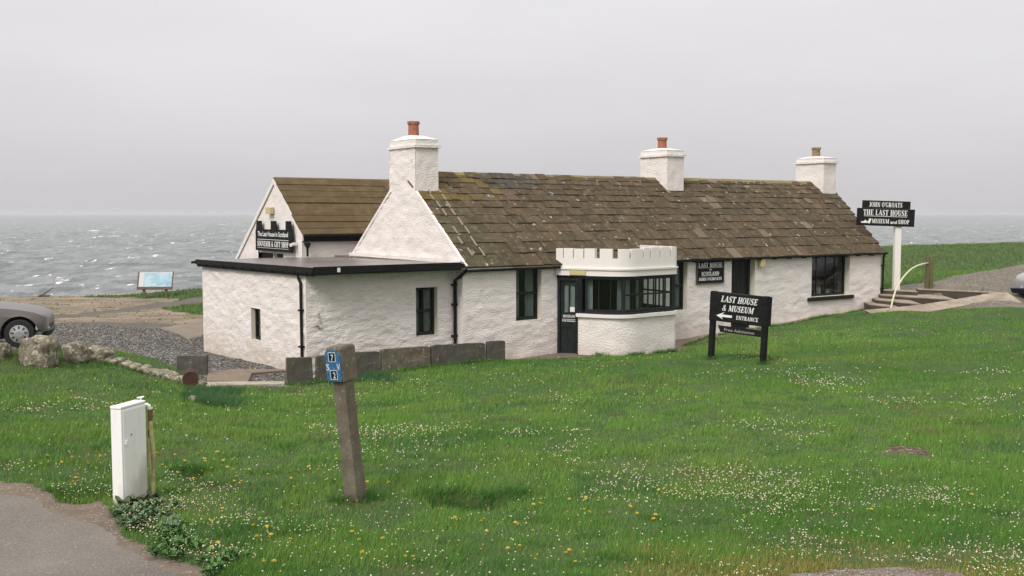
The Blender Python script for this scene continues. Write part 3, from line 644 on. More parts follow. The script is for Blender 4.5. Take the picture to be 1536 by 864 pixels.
stones('road_grit', 'road', (-8, -1.5, 6, 11), 9000, .0015, .005, 'fine grit lying on the tarmac road', [(.26, .24, .21), (.12, .11, .1), (.34, .31, .27)])
stones('soil_stones', 'soil_scrape', (4.0, 6.2, 11.5, 14.5), 5000, .006, .022, 'small stones in the bare patch on the right of the lawn', [(.16, .12, .08), (.08, .06, .04), (.24, .2, .15), (.07, .10, .03)])
stones('sand_stones', 'sand', (-30, -8, 33, 52), 3200, .015, .05, 'scattered stones and tufts on the sandy ground', [(.22, .17, .12), (.12, .10, .075), (.10, .12, .045), (.3, .25, .19)])
stones('track_stones', 'gravel_track', (11, 26, 31, 60), 22000, .012, .032, 'loose stones on the gravel track right of the cottage', [(.2, .175, .135), (.14, .12, .095), (.27, .25, .2)])
# ================================================================== COTTAGE
RZ = R(35)
def wall_panel(name, mp_, u0, u1, zb, zt, holes, mt, parent, amp=.02, step=.055, seed=0, flip=False, fine=.4, label=None, cuts=()):
    """mp_(u, z, d) gives the building point d metres proud of the wall; zt(u) is the top; holes are (u0, u1, z0, z1)."""
    def lines(a, b, cuts, st):
        c = sorted(set([a, b] + [q for q in cuts if a < q < b])); o = []
        for i in range(len(c) - 1):
            k = max(1, int(round((c[i + 1] - c[i]) / st))); o += [c[i] + (c[i + 1] - c[i]) * j / k for j in range(k)]
        return np.array(o + [c[-1]])
    zmax = max(zt(u) for u in np.linspace(u0, u1, 60)); flat = abs(zt(u0) - zmax) < 1e-6 and abs(zt(u1) - zmax) < 1e-6 and abs(zt((u0 + u1) / 2) - zmax) < 1e-6
    us = lines(u0, u1, [q for h in holes for q in h[:2]] + list(cuts), step); zs = lines(zb, zmax, [q for h in holes for q in h[2:]], step)
    UU, ZZ = np.meshgrid(us, zs); 
    if not flat:
        tops = np.array([zt(u) for u in us]); ZZ = np.minimum(ZZ, tops[None])
    d = amp * noise(UU + seed * 7.3, ZZ * 2.6, 2.2, 100 + seed, 3) + amp * fine * noise(UU * .8 + seed, ZZ * 2.4, 6.5, 120 + seed, 3) + amp * fine * .35 * noise(UU, ZZ * 1.5, 19, 140 + seed)
    edge = np.minimum(np.minimum(UU - u0, u1 - UU), .12) / .12
    for h in holes:
        ex = np.maximum(np.maximum(h[0] - UU, UU - h[1]), np.maximum(h[2] - ZZ, ZZ - h[3])); edge = np.minimum(edge, np.clip(ex / .08, 0, 1) * .8 + .2)
    d = d * np.clip(edge, 0, 1)
    vs_ = [mp_(float(UU[i, j]), float(ZZ[i, j]), float(d[i, j])) for i in range(len(zs)) for j in range(len(us))]
    fs = []; nu = len(us)
    for i in range(len(zs) - 1):
        for j in range(nu - 1):
            um = (us[j] + us[j + 1]) / 2; zm = (zs[i] + zs[i + 1]) / 2
            if any(h[0] < um < h[1] and h[2] < zm < h[3] for h in holes): continue
            if ZZ[i + 1, j] - ZZ[i, j] < 1e-6 and ZZ[i + 1, j + 1] - ZZ[i, j + 1] < 1e-6: continue
            q = (i * nu + j, i * nu + j + 1, (i + 1) * nu + j + 1, (i + 1) * nu + j); fs.append(q[::-1] if flip else q)
    o = npmesh(name, vs_, fs, mt, smooth=True); o.parent = parent
    if label: o['label'] = label
    return o

cottage = empty('cottage', tuple(P0), RZ, 'long low whitewashed cottage with brown stone slate roof, three chimneys and a flat-roofed annex', 'house')
E_ = 17.07; SK = .29                         # right gable runs slightly askew
def hx(px, v=0.): return hit(px, 432, v=v)[0]
def hz(px, py, v=0.): return hit(px, py, v=v)[2]
win1 = (hx(774), hx(812), hz(790, 481), hz(790, 401))
win2 = (7.16, hx(1031), 1.16, 2.58)
door2 = (hx(1097), hx(1132), .2, 2.58)
win3 = (hx(1217), hx(1274), 1.27, 2.62)
bayh = (3.10, 5.80, .15, 2.36)
ROOFZ = lambda v: 2.70 + .768 * (v if v < 3.1 else 6.2 - v)
front_holes = [win1, win2, door2, win3, bayh]
fmap = lambda v0: (lambda u, z, d: (u, v0 - d, z))
wall_panel('wall', fmap(0), 0, E_, -.7, lambda u: 2.70, front_holes, M_white, cottage, .018, .05, 1, fine=.8)
# the left gable, standing above the flat roof
CH0, CH1 = 6.2 - 3.80, 6.2 - 2.36
wall_panel('gable_wall', lambda u, z, d: (0 - d, 6.2 - u, z), 0, 6.2, -.5, lambda u: 5.76 if CH0 - 1e-4 <= u <= CH1 + 1e-4 else ROOFZ(6.2 - u) + .02, [], M_white, cottage, .018, .06, 2, fine=.9, cuts=(CH0 - .006, CH0, CH1, CH1 + .006))
wall_panel('gable_wall', lambda u, z, d: (E_ + SK * u + d, u, z), 0, 6.2, -.4, lambda u: ROOFZ(u) - .02, [], M_white, cottage, .01, .15, 3)
mb = MB(); mb.box(.05, E_ + SK * 6.2 - .02, 5.9, 6.2, -.5, 2.68); mb.build('back_wall', M_white, cottage)
# inner lining so that the rooms are closed and dark
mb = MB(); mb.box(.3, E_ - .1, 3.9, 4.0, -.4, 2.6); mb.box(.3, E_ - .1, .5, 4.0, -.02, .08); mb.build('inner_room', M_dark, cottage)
# annex
AX = -4.07
aw = (hit(624, 470, v=.35)[0], hit(656, 470, v=.35)[0], .95, 2.16)
wall_panel('wall', fmap(.35), AX, 0, -.7, lambda u: 2.66, [aw], M_white, cottage, .020, .035, 4, fine=.9)
sl = hit(377, 490, s=AX)[1]; sr = hit(391, 490, s=AX)[1]
sw = (7.62 - sl, 7.62 - sr, .74, 1.57)
wall_panel('wall', lambda u, z, d: (AX - d, 7.62 - u, z), 0, 7.27, -.8, lambda u: 2.60, [sw], M_white, cottage, .015, .035, 5, fine=.8)
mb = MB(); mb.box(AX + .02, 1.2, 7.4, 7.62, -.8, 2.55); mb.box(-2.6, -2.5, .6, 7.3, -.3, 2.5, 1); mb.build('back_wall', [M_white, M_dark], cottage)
# annex flat roof
mb = MB()
vs_ = [(-4.13, -.22, 2.76), (-.02, -.22, 2.76), (-.02, 6.2, 2.72), (1.2, 6.2, 2.72), (1.2, 7.3, 2.70), (-1.13, 7.3, 2.70), (-1.13, 7.78, 2.68), (-4.26, 7.78, 2.66)]
# subdivide the felt into strips so that it can sag a little
fr = MB()
nu, nv = 18, 34
gv = []; gf = []
for j in range(nv + 1):
    v = -.22 + (8.0) * j / nv
    for i in range(nu + 1):
        s = (-4.13 - .04 * j / nv) + (4.11 + .04 * j / nv) * i / nu
        gv.append((s, v, 2.76 - .1 * j / nv + .012 * float(noise(s, v, .9, 8)) * (0 < i < nu) * (0 < j < nv)))
for j in range(nv):
    for i in range(nu):
        a = j * (nu + 1) + i
        if i > nu * .72 and j >= nv * .94: continue
        gf.append((a, a + 1, a + nu + 2, a + nu + 1))
fr.add(gv, gf); fr.box(-4.1, -.03, -.19, 7.3, 2.60, 2.645); fr.box(-.03, 1.2, 6.21, 7.32, 2.6, 2.71)
fr.build('flat_roof', M_felt, cottage, smooth=False)
mb = MB(); mb.box(-4.13, -.19, -.255, -.222, 2.62, 2.775); mb.box(-4.10, -.19, -.222, .35, 2.60, 2.63)
mb.box(-4.13, -.10, -.255, -.215, 2.775, 2.79); mb.build('fascia', M_black, cottage, bevel=.006)
mb = MB()
T = Matrix.Translation((0, 0, 0))
for k in range(1):
    mb.add([(-4.14, -.26, 2.775), (-4.17, -.26, 2.775), (-4.20, 7.80, 2.675), (-4.16, 7.80, 2.675), (-4.14, -.26, 2.64), (-4.18, -.26, 2.64), (-4.22, 7.80, 2.54), (-4.16, 7.80, 2.54)],
           [(0, 1, 2, 3), (7, 6, 5, 4), (0, 4, 5, 1), (1, 5, 6, 2), (2, 6, 7, 3), (3, 7, 4, 0)])
    mb.add([(-4.16, -.24, 2.64), (-4.18, -.24, 2.64), (-4.20, 7.7, 2.54), (-4.10, 7.7, 2.54), (-4.08, -.2, 2.58), (-4.15, -.24, 2.57), (-4.18, 7.7, 2.47), (-4.08, 7.7, 2.47)],
           [(0, 1, 2, 3), (7, 6, 5, 4), (0, 4, 5, 1), (1, 5, 6, 2), (2, 6, 7, 3), (3, 7, 4, 0)])
for k in range(12): mb.box(-4.26 + .05 * (1 - k / 12), -4.14, k * .68, k * .68 + .04, 2.55 - .1 * k * .68 / 8 + .06, 2.60 - .1 * k * .68 / 8 + .06)
mb.tube([(-4.20, 7.78, 2.60), (-4.26, 7.95, 2.58)], .035, 8)
mb.build('gutter', M_black, cottage)
mb = MB()
p = hit(508, 404, v=-.26); mb.box(p[0] - .035, p[0] + .035, -.275, -.257, 2.655, 2.755); mb.build('vent_plate', M_paint, cottage)
# fillet of mortar where the gable meets the flat roof
mb = MB()
for i in range(16): mb.box(-.075 - .02 * rnd.random(), -.02, .0 + i * .39, .0 + (i + 1) * .39, 2.74, 2.82 + .02 * rnd.random())
mb.build('roof_flashing', M_white, cottage)
def downpipe(pts, r=.036, brackets=()):
    mb = MB(); mb.tube(pts, r, 10); k = 0
    for (x, y, z) in brackets: mb.box(x - r * 1.9, x + r * 1.9, y - r * 1.5, y + r * 1.9, z - .02, z + .02)
    mb.tube([Vector(pts[0]) + Vector((0, 0, -.02)), Vector(pts[0]) + Vector((0, 0, .06))], r * 1.35, 10)
    return mb.build('downpipe', M_black, cottage, smooth=False)
downpipe([(-4.15, .62, 2.6), (-4.13, .62, 2.5), (-4.12, .52, 2.38), (-4.12, .50, .3)], .034, [(-4.12, .50, 1.75), (-4.12, .5, .9)])
downpipe([(.02, -.10, 2.63), (.02, -.10, 2.55), (-.06, .02, 2.42), (-.06, .27, 2.32), (-.06, .28, .25)], .04, [(-.06, .30, 1.7), (-.06, .30, .9), (-.06, .30, 2.2)])
downpipe([(E_ + .02, -.10, 2.62), (E_ + .04, -.07, 2.5), (E_ + .05, -.04, .9)], .036, [(E_ + .05, -.03, 1.4), (E_ + .05, -.03, 2.2)])

# ---- windows
def sash(sx0, sx1, z0, z1, y, cols=2, rows=2, name='window', fw=.055, bar=.022, parent=None, T=None, curtain=True, cgap=.28, mt=None, cz=None):
    """frame in the wall plane at depth y; panes and curtains are its sub-parts"""
    f = MB(); mt = mt or M_blackw
    f.box(sx0, sx0 + fw, y, y + .08, z0, z1, 0, T); f.box(sx1 - fw, sx1, y, y + .08, z0, z1, 0, T)
    f.box(sx0 + fw, sx1 - fw, y, y + .08, z1 - fw, z1, 0, T); f.box(sx0 + fw, sx1 - fw, y, y + .08, z0, z0 + fw * 1.5, 0, T)
    ix0, ix1, iz0, iz1 = sx0 + fw, sx1 - fw, z0 + fw * 1.5, z1 - fw
    for k in range(1, rows):
        zc = iz0 + (iz1 - iz0) * k / rows; f.box(ix0, ix1, y + .012, y + .07, zc - bar * 1.1, zc + bar * 1.1, 0, T)
    for k in range(1, cols):
        xc = ix0 + (ix1 - ix0) * k / cols; f.box(xc - bar / 2, xc + bar / 2, y + .018, y + .06, iz0, iz1, 0, T)
    fo = f.build(name, mt, parent or cottage)
    g_ = MB(); g_.box(ix0, ix1, y + .036, y + .041, iz0, iz1, 0, T); g_.build('pane', GLASS, fo)
    if curtain:
        c = MB(); n = 24
        for (a, b) in ((ix0, ix0 + (ix1 - ix0) * (1 - cgap) / 2), (ix1 - (ix1 - ix0) * (1 - cgap) / 2, ix1)):
            vs_ = []; 
            for i in range(n + 1):
                x = a + (b - a) * i / n; yy_ = y + .14 + .02 * math.sin(i * 2.1)
                vs_ += [(x, yy_, cz or iz0), (x, yy_, iz1), (x, yy_ + .006, cz or iz0), (x, yy_ + .006, iz1)]
            fs_ = []
            for i in range(n):
                q = i * 4; fs_ += [(q, q + 4, q + 5, q + 1), (q + 2, q + 3, q + 7, q + 6)]
            c.add(vs_, fs_, 0, T)
        c.build('curtain', M_curt, fo, smooth=True)
    return fo
def reveal(h, y0, y1, face=None, T=None, mt=None, skip_bottom=False):
    a, b, z0, z1 = h; mb = MB(); th = .04
    vs_ = [(a, y0, z0), (b, y0, z0), (b, y0, z1), (a, y0, z1), (a, y1, z0), (b, y1, z0), (b, y1, z1), (a, y1, z1)]
    mb.add(vs_, [(0, 3, 7, 4), (1, 5, 6, 2), (3, 2, 6, 7)] + ([] if skip_bottom else [(0, 4, 5, 1)]), 0, T)
    return mb.build('window_reveal', mt or M_cream, cottage)
for h in (win1, win2, win3): reveal(h, -.003, .30)
reveal(door2, -.003, .32)
sash(win1[0] + .0, win1[1], win1[2], win1[3], .17)
sash(win2[0], win2[1], win2[2], win2[3], .17)
sash(win3[0], win3[1], win3[2], win3[3], .20, cols=4, rows=1, curtain=False, fw=.05, bar=.018)
mb = MB(); mb.box(hx(1211), hx(1277) + .05, -.09, .2, 1.15, 1.265); mb.build('window_sill', M_blackw, cottage, bevel=.008)
mb = MB()
for k in range(9):
    x = win3[0] + .15 + k * .17; h_ = rnd.uniform(.12, .30); w_ = rnd.uniform(.05, .12)
    mb.lathe([(w_ * .3, 0), (w_ * .5, .02), (w_ * .45, h_ * .5), (w_ * .2, h_ * .8), (w_ * .25, h_)], 10, k % 2, Matrix.Translation((x, .38 + .05 * (k % 3), 1.30)))
mb.box(win3[0] + .08, win3[1] - .08, .32, .56, 1.26, 1.30, 0); mb.build('window_display', [M_curt, mat('display_ware', (.42, .40, .36), .6)], cottage)
mb = MB()
a, b = door2[0], door2[1]; mb.box(a, b, .26, .31, .2, 2.58); mb.box(a, a + .07, .2, .259, .2, 2.58); mb.box(b - .07, b, .2, .259, .2, 2.58); mb.box(a + .07, b - .07, .2, .259, 2.5, 2.58)
for k in range(5): mb.box(a + .09 + k * .145, a + .09 + k * .145 + .13, .248, .259, .3, 2.46)
dd = mb.build('door', M_blackw, cottage); mb = MB(); mb.lathe([(.022, 0), (.022, .04), (.03, .05), (.02, .07)], 12, 0, Matrix.Translation((b - .14, .25, 1.3)) @ Matrix.Rotation(R(90), 4, 'X')); mb.build('handle', M_brass, dd)
# annex windows
reveal(aw, .347, .62); sash(aw[0], aw[1], aw[2], aw[3], .50, curtain=True)
Ts = Matrix(((0, 1, 0, AX), (-1, 0, 0, 7.62), (0, 0, 1, 0), (0, 0, 0, 1)))     # x along the side wall, y inwards
reveal(sw, -.003, .30, T=Ts); sash(sw[0], sw[1], sw[2], sw[3], .11, cols=1, rows=2, T=Ts, curtain=False, fw=.05)
# wall lamp, little junction boxes
mb = MB(); mb.box(hx(1135.5), hx(1142), -.16, -.02, 2.34, 2.60); mb.box(hx(1136.5), hx(1141), -.02, .01, 2.40, 2.55); mb.build('wall_lamp', M_lamp, cottage, bevel=.015)
mb = MB()
for p in ((478, 472), (479, 478), (481, 484)): q = hit(*p, v=.33); mb.tube([(q[0] - .01, .325, q[2] - .05), (q[0] + .012, .318, q[2]), (q[0], .325, q[2] + .05)], .006, 6)
for k in range(6): q = hit(474 + rnd.random() * 10, 489 + rnd.random() * 6, v=.33); mb.box(q[0] - .012, q[0] + .012, .315, .345, q[2] - .012, q[2] + .012)
mb.build('wall_hook', M_postc, cottage)

# ---- roof
def slates(mb, ctrs, s0f, s1f, v0, z0, dv, dz, nv_, nz_, wr, base, thick, jit, patch=None):
    d = 0
    for i, c in enumerate(ctrs):
        d1 = d + c; s = s0f(d) - rnd.random() * .05; sE = s1f(d)
        while s < sE:
            w_ = rnd.uniform(*wr); e = min(s + w_, sE)
            if sE - e < .12: e = sE
            o0 = rnd.uniform(-jit, jit) * .5; th = thick * rnd.uniform(.8, 1.5); sk = rnd.uniform(-.008, .008)
            a, b = s + .004, e - .004; L0, L1 = d - .03 + o0, d1 + .05
            def P(s_, l, n): return (s_, v0 + dv * l + nv_ * n, z0 + dz * l + nz_ * n)
            n0 = .022; n1 = .0
            vs_ = [P(a, L0 + sk, n0), P(b, L0 - sk, n0), P(b, L1, n1), P(a, L1, n1), P(a, L0 + sk, n0 + th), P(b, L0 - sk, n0 + th), P(b, L1, n1 + th), P(a, L1, n1 + th)]
            k = rnd.random(); colr = base[int(k * len(base))] if patch is None else patch(base[int(k * len(base))], (a + b) / 2, d, i)
            f_ = rnd.uniform(.86, 1.14) if len(base) > 1 else rnd.uniform(.97, 1.03); colr = tuple(q * f_ for q in colr)
            mb.add(vs_, [(4, 5, 6, 7), (0, 1, 5, 4), (1, 2, 6, 5), (3, 0, 4, 7), (2, 3, 7, 6)], 0, None, colr)
            s = e
        d = d1
sl_len = math.hypot(3.22, 2.47); dv, dz = math.cos(R(37.5)), math.sin(R(37.5)); nv_, nz_ = -dz, dv
base = [(.076, .057, .034), (.072, .055, .034), (.080, .060, .036), (.068, .054, .034), (.084, .063, .038), (.074, .057, .035), (.09, .066, .040)]
cts = [.50, .46, .42, .39, .36, .34, .32, .30, .27, .25, .23, .21]; sc_ = sl_len / sum(cts); cts = [c * sc_ for c in cts]
def patch(c, s, d, i):
    if s < 2.6 and d > 2.7 and rnd.random() < .8 * (1 - s / 3.2): return (.125, .088, .03) if rnd.random() < .6 else (.10, .075, .034)
    if rnd.random() < .02: return (.155, .125, .085)
    if s < 1.3 and rnd.random() < .6: return (.072, .064, .036)
    if 2.6 < s < 4.2 and d > 3.2: return (.066, .058, .046)
    if rnd.random() < .02: return (.115, .08, .055)
    return c
mb = MB()
slates(mb, cts, lambda d: .03 if d > .3 else .03, lambda d: E_ + .07 + SK * dv * d, -.13, 2.63, dv, dz, nv_, nz_, (.22, .46), base, .040, .014, patch)
# back slope and the boards under the slates
V0, Z0 = -.13, 2.63
rv, rz_ = V0 + dv * sl_len, Z0 + dz * sl_len
mb.add([(.02, V0, Z0), (E_ + .05, V0, Z0), (E_ + .05 + SK * 3.2, rv, rz_), (.02, rv, rz_), (.02, 6.35, Z0), (E_ + SK * 6.3, 6.35, Z0), (.02, 3.1, Z0 - .05), (E_, 3.1, Z0 - .05)],
       [(0, 1, 2, 3), (3, 2, 5, 4)], 0, None, (.11, .09, .07))
rmb = mb
mb = MB(); s = .74
while s < E_ + .9:
    e = min(s + rnd.uniform(.42, .55), E_ + .92); z = rz_ + .055 + rnd.uniform(-.008, .008) - .015 * math.sin(s * .37)
    if not (9.3 < (s + e) / 2 < 10.1):
        mb.add([(s, rv - .13, z - .10), (e - .006, rv - .13, z - .10), (e - .006, rv - .02, z + .005), (s, rv - .02, z + .005), (e - .006, rv + .03, z + .005), (s, rv + .03, z + .005), (e - .006, rv + .15, z - .10), (s, rv + .15, z - .10)],
               [(0, 1, 2, 3), (3, 2, 4, 5), (5, 4, 6, 7), (0, 3, 5, 7), (1, 6, 4, 2), (0, 7, 6, 1)])
    s = e
mb.build('ridge', M_ridge, cottage)
# mortar lines down the left verge and the fillet on the gable edge
def RP(s, l, n): return (s, V0 + dv * l + nv_ * n, Z0 + dz * l + nz_ * n)
for (sa, sb) in ((.36, .40), (.70, .74)):
    d = .25
    for c in cts:
        if rnd.random() < .8 and d < 3.6:
            o_ = rnd.uniform(-.05, .05); j = rnd.uniform(.0, .3) * c
            vs_ = [RP(sa + o_, d + j, .055), RP(sb + o_, d + j, .055), RP(sb + o_ + .01, d + c * .95, .045), RP(sa + o_ + .01, d + c * .95, .045)]
            vs_ += [RP(sa + o_, d + j, .085), RP(sb + o_, d + j, .085), RP(sb + o_ + .01, d + c * .95, .075), RP(sa + o_ + .01, d + c * .95, .075)]
            rmb.add(vs_, [(4, 5, 6, 7), (0, 1, 5, 4), (1, 2, 6, 5), (2, 3, 7, 6), (3, 0, 4, 7)], 1)
        d += c
rmb.build('roof', [M_slate, M_mortar], cottage, colattr=True)
mb = MB(); n = 40
for side in (0, 1):
    for k in range(n):
        a0 = (sl_len - .0) * k / n; a1 = sl_len * (k + 1) / n; w0 = .04 + .015 * rnd.random()
        if a1 * dv - .13 > (2.42 if side == 0 else 2.46): continue
        def Q(s, l, n_): 
            p = RP(s, l, n_); return p if side == 0 else (p[0], 2 * rv - p[1], p[2])
        vs_ = [Q(-.014, a0, -.02), Q(w0, a0, -.02), Q(w0, a1, -.02), Q(-.014, a1, -.02), Q(-.014, a0, .07), Q(w0, a0, .075), Q(w0, a1, .075), Q(-.014, a1, .07)]
        mb.add(vs_, [(4, 5, 6, 7), (0, 1, 5, 4), (1, 2, 6, 5), (2, 3, 7, 6), (3, 0, 4, 7)])
mb.build('gable_coping', M_white, cottage, smooth=False)
mb = MB()
mb.box(.05, 2.95, -.135, -.11, 2.595, 2.66); mb.build('eaves_board', M_paint, cottage)
mb = MB()
n = 60
mb.tube([(.0, -.17, 2.565), (2.95, -.17, 2.575)], .034, 10); mb.tube([(6.0, -.165, 2.625), (E_ + .1, -.165, 2.63)], .038, 10)
for k in range(24):
    x = .3 + k * .7
    if x < 2.9 or x > 6.8: mb.box(x - .015, x + .015, -.19, -.0, 2.56, 2.585)
mb.build('gutter', M_black, cottage)
mb = MB()
vs_ = []
for k in range(9): l = k * .44
mb.add([(E_ + .075, V0, Z0 - .1), (E_ + .10, V0, Z0 - .1), (E_ + .10 + SK * 3.2, rv, rz_ - .1), (E_ + .075 + SK * 3.2, rv, rz_ - .1), (E_ + .075, V0, Z0 + .0), (E_ + .10, V0, Z0 + .0), (E_ + .10 + SK * 3.2, rv, rz_), (E_ + .075 + SK * 3.2, rv, rz_)],
       [(3, 2, 1, 0), (4, 5, 6, 7), (0, 1, 5, 4), (1, 2, 6, 5), (2, 3, 7, 6), (3, 0, 4, 7)])
mb.build('verge_board', M_mortar, cottage)

# ---- chimneys
def rough_box(mb, x0, x1, y0, y1, z0, z1, st=.06, amp=.012, seed=0, taper=0.):
    def face(o, a, b, na, nb, nrm):
        vs_ = []; fs_ = []
        for j in range(nb + 1):
            for i in range(na + 1):
                p = [o[q] + a[q] * i / na + b[q] * j / nb for q in range(3)]
                u_ = p[0] * 3.1 + p[1] * 1.7; e = min(i, na - i, 2) / 2
                d = amp * (float(noise(u_, p[2] * 1.8, 3.2, seed)) + .5 * float(noise(u_, p[2], 11, seed + 1))) * (.25 + .75 * e)
                vs_.append([p[q] + nrm[q] * d for q in range(3)])
        for j in range(nb):
            for i in range(na): q = j * (na + 1) + i; fs_.append((q, q + 1, q + na + 2, q + na + 1))
        mb.add(vs_, fs_)
    X, Y, Zh = x1 - x0, y1 - y0, z1 - z0; k = lambda l: max(1, int(l / st))
    face((x0, y0, z0), (X, 0, 0), (0, 0, Zh), k(X), k(Zh), (0, -1, 0)); face((x1, y0, z0), (0, Y, 0), (0, 0, Zh), k(Y), k(Zh), (1, 0, 0))
    face((x1, y1, z0), (-X, 0, 0), (0, 0, Zh), k(X), k(Zh), (0, 1, 0)); face((x0, y1, z0), (0, -Y, 0), (0, 0, Zh), k(Y), k(Zh), (-1, 0, 0))
    mb.add([(x0, y0, z1), (x1, y0, z1), (x1, y1, z1), (x0, y1, z1)], [(0, 1, 2, 3)])
def chimney(x0, x1, y0, y1, z0, zc, zt, pot, potm, seed, label, flaunch=.13, pot_r=.15):
    mb = MB(); rough_box(mb, x0, x1, y0, y1, z0, zc, seed=seed); ch = mb.build('chimney', M_white2 if False else M_white, cottage, smooth=True, label_=None) if False else mb.build('chimney', M_white, cottage, smooth=True)
    ch['label'] = label
    mb = MB(); o_ = .055
    rough_box(mb, x0 - o_, x1 + o_, y0 - o_, y1 + o_, zc, zc + .07, amp=.006, seed=seed + 5)
    rough_box(mb, x0 - .0, x1 + .0, y0 - .0, y1 + .0, zc + .07, zt, amp=.008, seed=seed + 7)
    xm, ym = (x0 + x1) / 2, (y0 + y1) / 2; r_ = .2
    vs_ = [(x0 - .01, y0 - .01, zt), (x1 + .01, y0 - .01, zt), (x1 + .01, y1 + .01, zt), (x0 - .01, y1 + .01, zt), (xm - r_, ym - r_, zt + flaunch), (xm + r_, ym - r_, zt + flaunch), (xm + r_, ym + r_, zt + flaunch), (xm - r_, ym + r_, zt + flaunch)]
    mb.add(vs_, [(0, 1, 5, 4), (1, 2, 6, 5), (2, 3, 7, 6), (3, 0, 4, 7), (4, 5, 6, 7)])
    mb.build('cap', M_white, ch, smooth=True)
    h_ = pot; mb = MB()
    mb.lathe([(pot_r * .92, 0), (pot_r, .02), (pot_r * .95, h_ - .09), (pot_r * 1.0, h_ - .085), (pot_r * 1.14, h_ - .07), (pot_r * 1.14, h_ - .0), (pot_r * .8, h_), (pot_r * .78, h_ - .1)], 20)
    mb.build('chimney_pot', potm, ch, smooth=False, loc=(xm, ym, zt + flaunch - .03))
    return ch
chimney(.012, .72, 2.36, 3.80, 3.2, 5.76, 5.99, .42, M_terra, 200, 'chimney rising from the near left gable')
chimney(9.33, 10.06, 2.50, 3.77, 3.9, 5.82, 6.03, .38, M_terra, 220, 'middle chimney on the ridge', .08)
chimney(17.08, 17.78, 2.50, 3.78, 3.9, 5.82, 6.01, .36, M_buff, 240, 'chimney at the far right gable with a buff pot', .08)

# ---- the bow-fronted porch with crenellated parapet
PA, PB, PC, PD = Vector((2.97, 0, 0)), Vector((3.86, -1.66, 0)), Vector((5.90, -1.50, 0)), Vector((6.02, 0, 0))
def _path():
    pts = [PA]; 
    for (p0, p1, p2, r_) in ((PA, PB, PC, .48), (PB, PC, PD, .10)):
        a_ = p1 + (p0 - p1).normalized() * r_; c_ = p1 + (p2 - p1).normalized() * r_
        for i in range(13): t_ = i / 12; pts.append(a_ * (1 - t_) ** 2 + p1 * 2 * t_ * (1 - t_) + c_ * t_ ** 2)
    pts.append(PD); return pts
_pp = _path(); _ln = [0.0]
for i in range(1, len(_pp)): _ln.append(_ln[-1] + (_pp[i] - _pp[i - 1]).length)
_nrm = []
for i in range(len(_pp)):
    d_ = (_pp[min(i + 1, len(_pp) - 1)] - _pp[max(i - 1, 0)]).normalized(); _nrm.append(Vector((d_.y, -d_.x, 0)))
_nrm[0] = Vector(((_pp[1] - _pp[0]).normalized().y, -(_pp[1] - _pp[0]).normalized().x, 0))
PLEN = _ln[-1]
def el(t, k=0.):                              # t 0..1 from the left wall round to the right wall, k metres proud
    l = min(max(t, 0), 1) * PLEN; i = 0
    while i < len(_ln) - 2 and _ln[i + 1] < l: i += 1
    f_ = (l - _ln[i]) / (_ln[i + 1] - _ln[i]); p = _pp[i].lerp(_pp[i + 1], f_) + _nrm[i].lerp(_nrm[i + 1], f_).normalized() * k
    return p.x, p.y
TC = (_ln[-2] - .08) / PLEN
def t_of_px(px, z=1.3):
    lo, hi = 0.0, TC
    for _ in range(40):
        m_ = (lo + hi) / 2; q = el(m_); P = Wd(q[0], q[1], z)
        if proj(P)[0] < px: lo = m_
        else: hi = m_
    return (lo + hi) / 2
def band(mb, ta, tb, k0, k1, z0, z1, mi=0, n=None, wav=0.):
    n = n or max(2, int((tb - ta) * 60)); vs_ = []; fs_ = []
    for i in range(n + 1):
        t_ = ta + (tb - ta) * i / n; a = el(t_, k0); b = el(t_, k1)
        w_ = wav * (rnd.random() - .5)
        vs_ += [(a[0], a[1], z0), (b[0], b[1], z0), (b[0], b[1], z1 + w_), (a[0], a[1], z1 + w_)]
    for i in range(n):
        q = i * 4
        for j in range(4): fs_.append((q + j, q + 4 + j, q + 4 + (j + 1) % 4, q + (j + 1) % 4))
    fs_ += [(0, 1, 2, 3), tuple(n * 4 + j for j in (3, 2, 1, 0))]
    mb.add(vs_, fs_, mi)
porch = MB()
band(porch, .0, 1.0, -.10, .06, 2.36, 2.52); band(porch, 0, 1, -.10, .095, 2.52, 2.565); band(porch, 0, 1, -.10, .045, 2.565, 2.82)
mer = [(835.9, 845.4), (846.6, 860.4), (861.8, 875.9), (877.4, 893), (900.5, 918.8), (926.8, 943), (946.8, 962.5), (964.5, 973.2), (975.2, 987.6), (989.6, 1003.2), (1005.4, 1013.5)]
for k, (xa_, xb_) in enumerate(mer):
    ta, tb = t_of_px(xa_, 2.9), t_of_px(xb_, 2.9)
    if k == 0: ta = 0
    band(porch, ta, tb, -.11, .045, 2.82, 3.07 + (.03 if k >= 7 else 0) + rnd.uniform(-.006, .006), n=4)
t_ = TC + .012
while t_ < .97:
    band(porch, t_, min(t_ + .052, .995), -.11, .045, 2.82, 3.10, n=2); t_ += .052 + .018
porch.build('parapet', M_paint, cottage)
mb = MB(); pts = [el(t_ / 40, -.02) for t_ in range(41)]; mb.prism([(p[0], p[1]) for p in pts], 2.46, 2.52); mb.build('porch_roof', M_felt, cottage)
tD = t_of_px(868); tW1 = t_of_px(877); tB = t_of_px(936); tC = TC - .012; 
